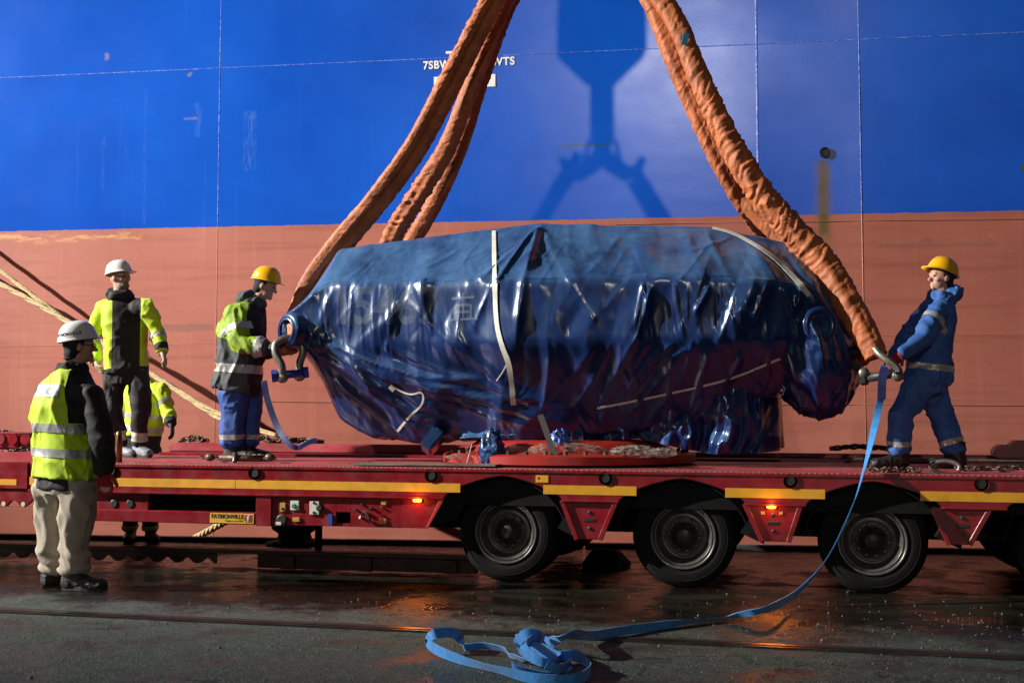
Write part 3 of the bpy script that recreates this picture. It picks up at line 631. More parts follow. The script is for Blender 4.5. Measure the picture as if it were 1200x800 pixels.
# maker's plate on the lower rail
sp = empty('maker_plate', (X(272.5), -0.004, Zt(272, 607))); sp.parent = trailer
m3 = MB(); m3.box(-0.195, 0.195, -0.004, 0.004, -0.041, 0.041); m3.build('plate', mat('sign_yellow', (0.60, 0.33, 0.02), 0.5, var=0.1, dirt=(0.2, 0.1, 0.03), dirt_amt=0.3, dscale=15), sp, bevel=0.002)
t = text_mesh('FAYMONVILLE', 0.048, 'lettering', 'ink', sp, 0.0006, bold=0.0014, spacing=1.02); bpy.context.view_layer.update(); t.rotation_euler = (R(90), 0, 0); t.scale.x = 0.285 / t.dimensions.x; t.location = (-0.182, -0.0055, 0.000)
t = text_mesh('Trailers to the MAX', 0.021, 'lettering', 'ink', sp, 0.0005); t.rotation_euler = (R(90), 0, 0); t.location = (-0.06, -0.0055, -0.026); bpy.context.view_layer.update(); t.scale.x = 0.165 / t.dimensions.x
M['signred'] = mat('logo_maroon', (0.22, 0.015, 0.03), 0.5)
m3 = MB(); m3.prism([(0.112, -0.008), (0.128, -0.030), (0.180, -0.030), (0.180, 0.032), (0.126, 0.032), (0.112, 0.012)], -0.0058, -0.004); m3.build('logo', 'signred', sp)
t = text_mesh('f', 0.075, 'lettering', 'cream', sp, 0.0004, bold=0.002); t.rotation_euler = (R(90), 0, 0); t.location = (0.134, -0.0066, -0.022)
# amber side markers, lit
M['amber'] = mat('amber_lit', (0.9, 0.40, 0.02), 0.3, emit=(1.0, 0.40, 0.03), estr=5)
for px, py in ((489, 585.5), (903, 593)):
    lp = empty('marker_lamp', (X(px), 0, Zt(px, py))); lp.parent = trailer
    m3 = MB(); m3.box(-0.045, 0.045, 0.0, 0.016, -0.02, 0.02); m3.build('housing', 'ink', lp, bevel=0.004)
    m3 = MB(); m3.box(-0.034, 0.034, -0.016, 0.0, -0.015, 0.015); m3.build('lens', 'amber', lp, bevel=0.005, seg=2)
    pd = bpy.data.lights.new('marker_glow', 'SPOT'); po = bpy.data.objects.new('marker_glow', pd); col.objects.link(po); po.parent = lp; po.location = (0, -0.055, 0.0); po.rotation_euler = (R(-58), 0, 0); pd.spot_size = R(130); pd.spot_blend = 0.5
    pd.energy = 9; pd.color = (1.0, 0.20, 0.02); pd.shadow_soft_size = 0.02
    gd = bpy.data.lights.new('lens_glow', 'POINT'); go_ = bpy.data.objects.new('lens_glow', gd); col.objects.link(go_); go_.parent = lp; go_.location = (0, -0.05, 0); gd.energy = 1.0; gd.color = (1.0, 0.36, 0.03); gd.shadow_soft_size = 0.02
for px in (893, 914.5): on_panel('reflector', px, 601, 4, 3.5, 'tan', 0.004, 0.01)
on_panel('warning_label', 635, 561, 15, 8.5, 'yellow', -0.006, 0.006); on_panel('label_print', 631, 560, 2.2, 2.5, 'ink', -0.008, 0.003)
# gooseneck end at the left edge: second beam, lobed lashing plate, post with lamp, upper step
gx = xl0 - 0.004
m3 = MB(); m3.box(XL, gx, -0.01, 0.10, Zt(10, 573), Zt(10, 541)); m3.build('neck_beam', 'red', trailer, bevel=0.01, seg=2)
m2 = MB(); m2.box(XL, X(20), -0.013, -0.008, Zt(10, 568), Zt(10, 561)); m2.build('stripe', 'yellow', trailer)
lob = []
zt_, zl_, zh_ = Zt(15, 573), Zt(15, 594), Zt(15, 585)
xx = np.linspace(XL, X(33) + 0.12, 120)
low_ = [(x_, zl_ + (zh_ - zl_) * (0.5 + 0.5 * math.cos(2 * math.pi * (x_ - X(27)) / (X(27) - X(4)) + math.pi)) ** 1.3) for x_ in xx]
m3 = MB(); m3.prism(low_ + [(xx[-1], zt_), (XL, zt_)], 0.01, 0.04); lp_ = m3.build('lashing_plate', 'red', trailer, bevel=0.003)
pitch = X(27) - X(4)
for k in range(-14, 2):
    x_ = X(4) + k * pitch; m4 = MB(); m4.lathe([(0.020, 0.0), (0.020, -0.003)], (x_, 0.009, Zt(4, 590)), (0, 1, 0), 14); m4.build('lashing_eye', 'cream', lp_)
m3 = MB(); m3.box(X(46), X(51), 0.02, 0.09, Zt(48, 609), Zt(48, 576)); m3.build('neck_post', 'red', trailer, bevel=0.004)
m3 = MB(); m3.box(X(37), X(46), 0.02, 0.09, Zt(42, 608), Zt(42, 597)); m3.build('neck_foot', 'red', trailer, bevel=0.004)
on_panel('reflector', 49, 578, 5, 4, mat('reflector_orange', (0.8, 0.16, 0.01), 0.3), 0.004, 0.015)
m3 = MB(); m3.prism([(XL, Zt(10, 543)), (X(40), Zt(10, 543)), (X(39), Zt(10, 533)), (X(36), Zt(10, 530)), (XL, Zt(10, 530))], 0.06, 0.5); m3.build('neck_cover', 'deckred', trailer, bevel=0.012, seg=2)
m3 = MB(); m3.box(XL, X(34, 0.7), 0.55, 1.5, Zt(10, 526, 0.7), Zt(10, 507, 0.7)); nb = m3.build('neck_crossbeam', 'red', trailer, bevel=0.02, seg=2)
for k in range(6):
    x_ = X(33, 0.6) - k * 0.13; m4 = MB(); m4.lathe([(0.05, -0.02), (0.05, 0.02), (0.03, 0.03)], (x_, 0.55, Zt(10, 514, 0.7)), (0, 1, 0), 12); m4.build('boss', 'red', nb)
m3 = MB(); m3.box(XL, xl0 + 0.3, 0.3, 2.6, 0.62, Zt(10, 541)); m3.build('neck_deck', 'deckred', trailer)
# the red coupling block lying at the far right of the deck
m3 = MB(); m3.prism([(X(1166, 2.3), DECK + 0.06), (X(1240, 2.3), DECK + 0.06), (X(1240, 2.3), DECK + 0.215), (X(1188, 2.3), DECK + 0.215), (X(1185, 2.3), DECK + 0.175), (X(1172, 2.3), DECK + 0.175), (X(1164, 2.3), DECK + 0.14), (X(1163, 2.3), DECK + 0.09)], 2.22, 2.48); cb = m3.build('coupling_block', 'red', trailer, bevel=0.012, seg=2)
for px in (): m4 = MB(); m4.lathe([(0.030, -0.006), (0.030, 0.0)], (X(px, 2.2), 2.217, DECK + 0.10), (0, 1, 0), 12); m4.build('bore', 'ink', cb)
# stake on the deck beside the vest man
m3 = MB(); c_ = at_Y(138.5, 541, 0.25); m3.lathe([(0.030, 0), (0.030, 0.20), (0.024, 0.23), (0.024, 0.255), (0.012, 0.265)], (c_.x, 0.25, DECK), (0, 0, 1), 16); m3.build('stake_pin', mat('bronze_pin', (0.26, 0.13, 0.07), 0.35, metal=0.7, var=0.3), trailer, smooth=True)

# ---------------------------------------------------------------- things on and under the trailer
def chain(name, pts, label, r=0.012, ln=0.062, group='lashing chains lying on the trailer deck', hook=None):
    P = spline(pts, 400); d = np.concatenate([[0], np.cumsum(np.linalg.norm(np.diff(P, axis=0), axis=1))]); L = d[-1]; o = empty(name, tuple(P[0])); k = max(2, int(L / (ln * 0.72)))
    ring = []
    for j in range(14):
        a = 2 * math.pi * j / 14; ring.append(((ln / 2 - 0.018) * (1 if math.cos(a) > 0 else -1) + 0.018 * math.cos(a), 0.019 * math.sin(a), 0))
    base = MB().tube(ring, r * 0.62, 6, closed=True); me = None
    for i in range(k):
        s = (i + 0.5) * L / k; q = np.array([np.interp(s, d, P[:, c]) for c in range(3)]); q2 = np.array([np.interp(min(L, s + 0.01), d, P[:, c]) for c in range(3)])
        t = Vector(q2 - q).normalized() if np.linalg.norm(q2 - q) > 1e-6 else Vector((1, 0, 0))
        if me is None: ob = base.build('link', 'chain', o, smooth=True); me = ob.data
        else: ob = bpy.data.objects.new('link', me); col.objects.link(ob); ob.parent = o
        rot = t.to_track_quat('X', 'Z').to_euler(); ob.rotation_euler = rot; ob.rotation_euler.rotate_axis('X', R(30 + 90 * (i % 2) + random.uniform(-25, 25))); ob.location = Vector(q) - o.location
    if hook is not None:
        h0 = Vector(hook); pts_ = [h0 + Vector((0.10 * math.cos(a) * (1.0 if a < 3.6 else 0.8), 0.03 * math.sin(a * 0.5), 0.045 * math.sin(a))) for a in np.linspace(-0.6, 5.1, 22)]
        m_ = MB().tube([tuple(p - o.location) for p in pts_], [0.018] * 16 + [0.016, 0.015, 0.013, 0.011, 0.009, 0.006], 8); m_.build('hook', 'galv', o, smooth=True)
    return tag(o, label, 'chain', group)
def heap(px0, px1, py, Y, amp=0.05, n=9, py_amp=3):
    out = []
    for i in range(n):
        t = i / (n - 1); p = at_Y(px0 + (px1 - px0) * t, py + random.uniform(-py_amp, py_amp) * 0.5, Y + random.uniform(-amp, amp)); out.append((p.x, p.y, p.z))
    return out
def pile(px0, px1, Y, z0, h, n):
    a, b_ = at_Y(px0, 520, Y).x, at_Y(px1, 520, Y).x; out = []
    for i in range(n):
        t = (i / (n - 1)) * 3 % 2; t = t if t <= 1 else 2 - t; u = 0.5 - 0.5 * math.cos(math.pi * t); out.append((a + (b_ - a) * u + random.uniform(-.03, .03), Y + random.uniform(-0.07, 0.07), z0 + random.uniform(0.1, 1) * h * math.sin(math.pi * min(0.95, max(0.05, u))) + 0.012))
    return out
DT = lambda x: DECK - TILT * x + 0.02
zr = DECK + 0.125 + 0.02
chain('lashing_chain', pile(214, 240, 2.62, zr, 0.06, 14), 'small heap of rusty chain on the raised rail, just left of the yellow-helmeted man')
chain('lashing_chain', pile(296, 318, 2.62, zr, 0.07, 14), 'heap of rusty chain on the raised rail, just right of the yellow-helmeted man')
chain('lashing_chain', pile(318, 376, 2.62, zr - 0.005, 0.03, 22), 'longest strung-out rusty chain on the raised rail, behind the loose blue strap end')
chain('lashing_chain', heap(236, 322, 535.5, 0.62, 0.03, 12, 2), 'rusty chain and binder at the feet of the yellow-helmeted man')
chain('lashing_chain', pile(976, 1040, 2.58, DECK + 0.10, 0.03, 24), 'dark chain heap at the far deck edge behind the blue strap')
chain('lashing_chain', heap(1020, 1078, 551, 0.24, 0.05, 14, 3), 'rusty chain with a brass-coloured hook at the feet of the man in blue', hook=at_Y(1108, 547.5, 0.24))
chain('lashing_chain', heap(1120, 1210, 548, 0.26, 0.02, 12, 1.5), 'chain running off to the right edge along the near side of the deck')
chain('lashing_chain', pile(9, 38, 0.35, Zt(20, 531) + 0.0, 0.035, 18), 'small dark chain heap on the trailer neck beside the man in the vest')
chain('lashing_chain', pile(-10, 14, 1.5, Zt(8, 508, 1.2), 0.03, 14), 'dark chain on the red cross-beam at the left edge')
bn = empty('chain_binder', tuple(at_Y(278, 536, 0.5))); tag(bn, 'ratchet chain binder lying under the boots of the yellow-helmeted man', 'chain binder')
def loc(p, o): return tuple(Vector(p) - o.location)
MB().tube([loc(at_Y(258, 536, 0.5), bn), loc(at_Y(305, 537, 0.5), bn)], 0.028, 10).build('barrel', 'chain', bn, smooth=True)
MB().tube([loc(at_Y(276, 530, 0.48), bn), loc(at_Y(275, 540, 0.46), bn), loc(at_Y(272, 545, 0.44), bn)], [0.02, 0.022, 0.014], 8).build('lever', 'steel', bn, smooth=True)
for px in (246, 316): MB().ball(loc(at_Y(px, 535.5, 0.5), bn), 0.045, 0.03, 0.035).build('end_fitting', 'chain', bn, smooth=True)
# thin plank on the deck in front of the load
pk = MB(); a, c_ = at_Y(424, 546, 0.3), at_Y(585, 549, 0.22); pk.box(a.x, c_.x, 0.10, 0.34, DECK + 0.006 - TILT * a.x, DECK + 0.022 - TILT * a.x); tag(pk.build('plank', mat('old_plank', (0.13, 0.11, 0.09), 0.7, var=0.4, vscale=4, stretch=(1, 12, 12), bump=0.003), bevel=0.003), 'thin grey plank lying on the deck in front of the red pedestal', 'plank')
# steel member with scalloped plate lying on the quay beneath the near edge of the trailer
sb = empty('steel_beam', tuple(at_ground(200, 672))); tag(sb, 'long dark steel beam with a scalloped lower edge on the quay under the trailer', 'beam')
def SBX(px): return at_Y(px, 660, 0.55).x
mx = Matrix.Translation(Vector((-sb.location.x, 0.55 - sb.location.y, -sb.location.z)))
bs = mat('beam_steel', (0.035, 0.016, 0.014), 0.35, metal=0.3, var=0.5, vscale=4, bump=0.003, dirt=(0.02, 0.012, 0.01), dirt_amt=0.5)
m3 = MB(); m3.box(SBX(-60), SBX(556), 0.0, 0.16, 0.115, 0.150, mx=mx); m3.build('top_flange', bs, sb, bevel=0.004)
xx = np.linspace(SBX(-60), SBX(250), 200); pt = SBX(147) - SBX(124)
lo = [(x_, 0.02 + 0.05 * (0.5 + 0.5 * math.cos(2 * math.pi * (x_ - SBX(100)) / pt)) ** 1.5) for x_ in xx]
m3 = MB(); m3.prism(lo + [(xx[-1], 0.115), (xx[0], 0.115)], 0.05, 0.075, mx=mx); sp2 = m3.build('scalloped_plate', bs, sb)
m3 = MB(); m3.box(SBX(300), SBX(556), 0.03, 0.12, 0.0, 0.114, mx=mx); m3.build('web_plate', bs, sb)
for px in (330, 420, 520): m3 = MB(); m3.box(SBX(px), SBX(px) + 0.12, -0.02, 0.14, 0.0, 0.112, mx=mx); m3.build('spacer', bs, sb, bevel=0.004)
# mooring bollard and post by the quay edge
def thing_at(name, px, py, label, cat): p = at_ground(px, py); o = empty(name, tuple(p)); tag(o, label, cat); return o
bo = empty('mooring_bollard', (0, 0, 0)); e = between(345, 650, 1.95); bo.location = (e[0], e[1], ground_z(e[1])); tag(bo, 'low black mooring bollard seen under the trailer below the control panel', 'bollard')
MB().lathe([(0.30, 0), (0.30, 0.03), (0.19, 0.05), (0.17, 0.12), (0.24, 0.17), (0.25, 0.20), (0.20, 0.225)], (0, 0, 0), (0, 0, 1), 28).build('bollard_body', 'black', bo, smooth=True)
for k in range(6): a = k * math.pi / 3; MB().lathe([(0.02, 0.03), (0.02, 0.05)], (0.255 * math.cos(a), 0.255 * math.sin(a), 0), (0, 0, 1), 6).build('bolt', 'black', bo)
lt = empty('landing_leg', (X(374, 1.4), 1.4, ground_z(1.4))); tag(lt, 'thin dark support post between the trailer and the quay', 'support post')
MB().tube([(0, 0, 0.01), (0, 0, 0.62)], 0.035, 10).build('post', 'black', lt, smooth=True); MB().lathe([(0.11, 0), (0.11, 0.015), (0.04, 0.03)], (0, 0, 0), (0, 0, 1), 16).build('foot_plate', 'black', lt, smooth=True)
ck = empty('wheel_chock', (X(712, 1.6, 660), 1.6, ground_z(1.6))); tag(ck, 'black wheel chock on the quay between the first two axles', 'chock')
m3 = MB(); m3.prism([(-0.22, 0.0), (0.20, 0.0), (0.20, 0.03), (0.08, 0.15), (-0.12, 0.16), (-0.22, 0.03)], -0.12, 0.12); m3.build('wedge', 'black', ck, bevel=0.012, seg=2); MB().tube([(-0.05, -0.1, 0.15), (-0.05, -0.1, 0.19), (0.02, -0.1, 0.19), (0.02, -0.1, 0.15)], 0.01, 6).build('grip', 'black', ck)
# ================================================================== THE WRAPPED LOAD
YC = 1.32
load = empty('wrapped_load', (at_Y(665, 540, YC).x, YC, DECK)); tag(load, 'large machine wrapped in glossy navy tarpaulin on a round red pedestal, hanging in slings', 'wrapped load')
LL = load.location
def L(p): return tuple(Vector(p) - LL)
tm, n, l, b = node_mat('navy_tarpaulin'); g = NG(n, l); tc = n.new('ShaderNodeTexCoord'); oc = tc.outputs['Object']
tcol = g.mix(g.ramp(g.noise(oc, 3.0, 6, 0.6), 0.35, 0.65), (0.0019, 0.0105, 0.060), (0.0038, 0.021, 0.115))
geo = n.new('ShaderNodeNewGeometry'); sn = n.new('ShaderNodeSeparateXYZ'); l.new(geo.outputs['True Normal'], sn.inputs[0])      # overhead light painted into the colour, a dusty paleness on what faces up
top_light = g.math('MULTIPLY', g.ramp(sn.outputs[2], -0.05, 0.80), g.ramp(g.noise(oc, 2.2, 7, 0.7), 0.30, 0.62, 0.05, 0.80)); tcol = g.mix(top_light, tcol, (0.075, 0.18, 0.36))
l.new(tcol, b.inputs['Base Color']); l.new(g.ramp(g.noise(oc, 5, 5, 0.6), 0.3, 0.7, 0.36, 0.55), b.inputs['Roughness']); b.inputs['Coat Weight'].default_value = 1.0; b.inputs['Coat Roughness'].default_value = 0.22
b.inputs['Specular IOR Level'].default_value = 0.22; b.inputs['Specular Tint'].default_value = (0.42, 0.68, 1.0, 1); b.inputs['Coat Tint'].default_value = (1, 1, 1, 1)
cr = n.new('ShaderNodeTexVoronoi'); cr.feature = 'DISTANCE_TO_EDGE'; cr.inputs['Scale'].default_value = 9
wv = n.new('ShaderNodeMix'); wv.data_type = 'VECTOR'
nz = n.new('ShaderNodeTexNoise'); nz.inputs['Scale'].default_value = 4; l.new(oc, nz.inputs[0]); l.new(oc, wv.inputs[4]); l.new(nz.outputs[1], wv.inputs[5]); wv.inputs[0].default_value = 0.35; l.new(wv.outputs[1], cr.inputs[0])
h = g.math('ADD', g.math("MULTIPLY", cr.outputs[0], 0.0), g.math('ADD', g.math('MULTIPLY', g.noise(oc, 7, 4, 0.5), 0.8), g.math('MULTIPLY', g.noise(oc, 24, 4, 0.6), 0.35)))
l.new(g.bump(h, 0.0022), b.inputs['Normal'])
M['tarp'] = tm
# stations of the hidden machine: px, top, upper break, lower break, bottom (picture rows), half depth
ST = [(339, 362, 370, 402, 411, .66), (352, 348, 361, 404, 420, .66), (370, 319, 345, 405, 448, .66), (388, 293, 334, 405, 488, .63), (430, 287, 333, 404, 512, .69), (480, 280, 332, 403, 513, .75),
      (560, 270, 331, 402, 517, .89), (622, 263, 329, 402, 517, 1.0), (720, 265, 326, 399, 506, 1.0), (830, 268, 326, 398, 488, .98), (885, 277, 330, 397, 464, .92),
      (930, 286, 336, 396, 452, .80), (958, 294, 345, 405, 464, .76), (982, 335, 368, 415, 456, .62), (997, 380, 392, 412, 430, .30)]
rowsS = []
for px, t_, b1, b2, bt, hd in ST:
    x_ = at_Y(px, 400, YC - hd * 0.8).x
    zt = at_Y(px, t_, YC - hd * 0.45).z; z1 = at_Y(px, b1, YC - hd).z; z2 = at_Y(px, b2, YC - hd).z; zb = at_Y(px, bt, YC - hd * 0.5).z
    rowsS.append((x_, zt, z1, z2, zb, hd))
rowsS = np.array(rowsS)
NX, NU = 420, 300
xg = np.interp(np.linspace(0, 1, NX), np.linspace(0, 1, len(rowsS)), rowsS[:, 0]); xg = np.linspace(rowsS[0, 0], rowsS[-1, 0], NX)
S = np.stack([np.interp(xg, rowsS[:, 0], rowsS[:, k]) for k in range(1, 6)], 1)
for _ in range(6): S[1:-1] = (S[:-2] + 2 * S[1:-1] + S[2:]) / 4
ZC = (S[:, 1] + S[:, 2]) / 2
def section(i, m=NU):
    zt, z1, z2, zb, hd = S[i]
    P = np.array([(-0.10 * hd, zb - 0.01), (-0.52 * hd, zb), (-hd, z2), (-hd, z1), (-0.50 * hd, zt), (0.0, zt + 0.015), (0.50 * hd, zt), (hd, z1), (hd, z2), (0.52 * hd, zb), (0.10 * hd, zb - 0.01)])
    d = np.concatenate([[0], np.cumsum(np.linalg.norm(np.diff(P, axis=0), axis=1))])
    s = np.linspace(0, d[-1], m); Q = np.stack([np.interp(s, d, P[:, k]) for k in range(2)], 1)
    for _ in range(5): Q[1:-1] = (Q[:-2] + 2 * Q[1:-1] + Q[2:]) / 4
    return Q
FORM = np.zeros((NX, NU, 3)); NPH = 240; RT = np.zeros((NX, NPH))
for i in range(NX):
    Q = section(i); FORM[i, :, 0] = xg[i]; FORM[i, :, 1] = YC + Q[:, 0]; FORM[i, :, 2] = Q[:, 1]
    Qc = np.vstack([Q, Q[:1]]); dd = np.linspace(0, 1, 6)[:, None]
    D = np.concatenate([Qc[k] + (Qc[k + 1] - Qc[k]) * dd for k in range(len(Qc) - 1)])
    ph = np.arctan2(D[:, 1] - ZC[i], D[:, 0]); r = np.hypot(D[:, 0], D[:, 1] - ZC[i]); o = np.argsort(ph); php = np.concatenate([ph[o] - 2 * np.pi, ph[o], ph[o] + 2 * np.pi]); rp = np.tile(r[o], 3)
    RT[i] = np.interp(np.linspace(-np.pi, np.pi, NPH), php, rp)
def collide(p, push=0.004):
    fx = np.clip((p[..., 0] - xg[0]) / (xg[-1] - xg[0]) * (NX - 1), 0, NX - 1.001); i0 = fx.astype(int); tx = fx - i0
    zc = ZC[i0] * (1 - tx) + ZC[i0 + 1] * tx; dy = p[..., 1] - YC; dz_ = p[..., 2] - zc; r = np.hypot(dy, dz_) + 1e-9
    fp = (np.arctan2(dz_, dy) + np.pi) / (2 * np.pi) * (NPH - 1); j0 = np.clip(fp.astype(int), 0, NPH - 2); tp = fp - j0
    Rr = (RT[i0, j0] * (1 - tx) + RT[i0 + 1, j0] * tx) * (1 - tp) + (RT[i0, j0 + 1] * (1 - tx) + RT[i0 + 1, j0 + 1] * tx) * tp + push
    return r, Rr, dy / r, dz_ / r
# cloth with some slack, relaxed over the form
ii, jj = np.meshgrid(np.arange(NX), np.arange(NU), indexing='ij'); uu = jj / (NU - 1); xx_ = ii / (NX - 1)
front = (uu < 0.5)
nrm = np.stack([np.zeros_like(uu), FORM[..., 1] - YC, FORM[..., 2] - ZC[:, None]], -1); nrm /= np.linalg.norm(nrm, axis=-1, keepdims=True) + 1e-9
Pn = np.stack([FORM[..., 0] * 3.2 + FORM[..., 2] * 1.6, FORM[..., 1] * 1.2, FORM[..., 2] * 0.9], -1)
QX0 = (FORM[..., 0] - xg[0]) / (xg[-1] - xg[0]); amp = 0.012 + 0.030 * np.clip((0.42 - uu) / 0.3, 0, 1) * front + 0.02 * (~front)
p = FORM + nrm * (np.maximum(0, ridged(Pn, 3)) * amp * (0.35 + 1.5 * np.abs(QX0 - 0.45).clip(0, 1)))[..., None]
# long diagonal pulls from the left lifting eye down to the pedestal
for (a, c_, am, wd) in (((352, 398), (640, 505), .045, .030), ((356, 412), (560, 512), .05, .028), ((400, 402), (660, 498), .035, .022), ((440, 402), (640, 470), .04, .020), ((470, 350), (600, 455), .035, .018), ((375, 340), (352, 400), .035, .03), ((372, 440), (470, 515), .05, .025),
                        ((520, 380), (650, 500), .03, .018), ((700, 405), (600, 500), .03, .02), ((760, 400), (690, 500), .035, .022), ((820, 400), (750, 500), .03, .02), ((880, 400), (800, 500), .03, .02), ((625, 262), (560, 330), .03, .02), ((625, 262), (690, 335), .035, .02), ((622, 262), (610, 400), .09, .028), ((720, 270), (690, 325), .03, .02), ((825, 268), (890, 380), .035, .016), ((880, 290), (960, 370), .03, .02), ((800, 268), (830, 330), .03, .018), ((930, 300), (985, 360), .03, .02)):
    A_, B_ = np.array(at_Y(*a, YC - 0.9)), np.array(at_Y(*c_, YC - 0.85)); q = np.stack([FORM[..., 0], FORM[..., 2]], -1); a2, b2 = A_[[0, 2]], B_[[0, 2]]; d = b2 - a2; L2 = d @ d
    t_ = np.clip(((q - a2) @ d) / L2, 0, 1); bend = 0.03 * np.sin(t_ * np.pi)
    dist = np.sqrt(np.sum((q - (a2 + t_[..., None] * d) + np.stack([bend * 0, bend], -1)) ** 2, axis=-1) + 0.007 ** 2)
    p += nrm * (front * am * np.exp(-dist / wd * 0.9) * np.minimum(1, 4 * np.minimum(t_ + 0.05, 1.05 - t_)))[..., None]
# pleats hanging from the upper break
zf = (FORM[..., 2] - S[:, 2][:, None]) / (S[:, 1] - S[:, 2])[:, None]
pl = np.clip(1.05 - np.abs(zf - 0.35) / 0.75, 0, 1) * front
wob = fbm(np.stack([FORM[..., 0] * 2.5, FORM[..., 2] * 2, FORM[..., 1]], -1), 2)
xw = FORM[..., 0] + 0.10 * (FORM[..., 2] - 2) * 1.0 + 0.06 * wob
per = 0.5 + 0.5 * vnoise(np.stack([FORM[..., 0] * 1.3, 0 * uu, 0 * uu + 5.5], -1))
sh = (1 - np.abs(vnoise(np.stack([xw * 5.0, zf * 0.45, 0 * uu], -1)))) ** 4 + 0.5 * (1 - np.abs(vnoise(np.stack([xw * 15.0, zf * 0.6, 0 * uu + 3], -1)))) ** 4
gate = np.clip(np.abs(FORM[..., 0] - at_Y(650, 400, 0.4).x) / 0.9 - 0.35, 0, 1)
p += nrm * (pl * sh * 0.020 * gate * (0.4 + 0.8 * per))[..., None]
# many smaller creases following the pull of the sheet
rng = np.random.default_rng(11)
QX, QZ = FORM[..., 0], FORM[..., 2]
def crease(a2, b2, am, wd, bow=0.0):
    d = b2 - a2; L2 = d @ d; t_ = np.clip(((QX - a2[0]) * d[0] + (QZ - a2[1]) * d[1]) / L2, 0, 1)
    off = bow * np.sin(t_ * np.pi) * math.sqrt(L2)
    cx_ = a2[0] + t_ * d[0]; cz_ = a2[1] + t_ * d[1]; nx_, nz_2 = -d[1] / math.sqrt(L2), d[0] / math.sqrt(L2)
    dist = np.sqrt((QX - cx_ - off * nx_) ** 2 + (QZ - cz_ - off * nz_2) ** 2 + 0.006 ** 2); fade = np.minimum(1, 5 * np.minimum(t_ + 0.02, 1.02 - t_)).clip(0, 1)
    return am * np.exp(-dist / wd) * fade
def pw(px, py): q = at_Y(px, py, YC - 0.9); return np.array((q.x, q.z))
acc = np.zeros_like(uu)
for k in range(15):                                                        # fan out of the left eye
    s0 = pw(352 + rng.uniform(0, 30), 395 + rng.uniform(-15, 15)); e_ = pw(rng.uniform(430, 660), rng.uniform(440, 515)); acc += crease(s0 + (e_ - s0) * rng.uniform(0, .5), e_, rng.uniform(.025, .060), rng.uniform(.018, .034), rng.uniform(-.06, .03))
for k in range(20):                                                        # pleats between the two breaks
    x_ = rng.choice([rng.uniform(380, 560), rng.uniform(730, 960)]); ln = rng.uniform(30, 80); y_ = rng.uniform(325, 345); acc += crease(pw(x_, y_), pw(x_ + rng.uniform(-18, 26) * (1 if x_ < 600 else -1), y_ + ln), rng.uniform(.014, .045), rng.uniform(.008, .020), rng.uniform(-.05, .05))
for k in range(15):                                                        # pulls on the belly, right half
    x_ = rng.uniform(640, 930); acc += crease(pw(x_, rng.uniform(390, 420)), pw(x_ - rng.uniform(10, 90), rng.uniform(440, 490)), rng.uniform(.015, .045), rng.uniform(.010, .03), rng.uniform(-.08, .08))
for k in range(30):                                                        # crinkles on the upper slope
    x_ = rng.uniform(390, 950); y_ = rng.uniform(270, 300); acc += crease(pw(x_, y_), pw(x_ + rng.uniform(-50, 60), y_ + rng.uniform(20, 60)), rng.uniform(.005, .016), rng.uniform(.006, .014), rng.uniform(-.1, .1))
for k in range(10):
    acc += crease(pw(622, 264), pw(622 + rng.uniform(-70, 90), rng.uniform(300, 400)), rng.uniform(.010, .03), rng.uniform(.008, .016), rng.uniform(-.06, .06))
p += nrm * (0.95 * acc * front)[..., None]
# crumple: flat facets meeting in sharp creases
wx_ = 0.16 * vnoise(np.stack([QX * 1.7, QZ * 1.7, uu * 3], -1)) + 0.015 * vnoise(np.stack([QX * 5, QZ * 5, uu * 3 + 9], -1)); wz_ = 0.16 * vnoise(np.stack([QX * 1.7 + 40, QZ * 1.7, uu * 3], -1))
cx_, cz_ = QX + wx_, QZ + wz_; crm = np.zeros_like(uu)
for k in range(7):
    an = rng.choice([rng.normal(0.12, 0.22), rng.normal(-0.5, 0.25), rng.uniform(-1.5, 1.5)], p=[.5, .3, .2]); wl_ = rng.uniform(.22, .8); reg = np.clip(0.5 + 1.6 * vnoise(np.stack([QX * 1.1 + 13 * k, QZ * 1.3, 0 * uu + k], -1)), 0, 1)
    crm += reg * wl_ * 0.026 * tri((cx_ * math.cos(an) + cz_ * math.sin(an)) / wl_ + rng.uniform(0, 1))
edge_f = np.clip(np.minimum(xx_, 1 - xx_) * 18, 0, 1); topf = np.where(QZ > S[:, 1][:, None] + 0.02, 0.45, 1.0)
p += nrm * (np.maximum(crm, -0.010) * topf * edge_f)[..., None]
pos_ = p
TP = pos_.copy()
fa = [(i * NU + j, (i + 1) * NU + j, (i + 1) * NU + j + 1, i * NU + j + 1) for i in range(NX - 1) for j in range(NU - 1)]
tv = (TP.reshape(-1, 3) - np.array(LL))
fa.append(tuple(range(NU))); fa.append(tuple((NX - 1) * NU + j for j in range(NU - 1, -1, -1)))
tarp = link('tarpaulin', tv, fa, 'tarp', load, smooth=True)
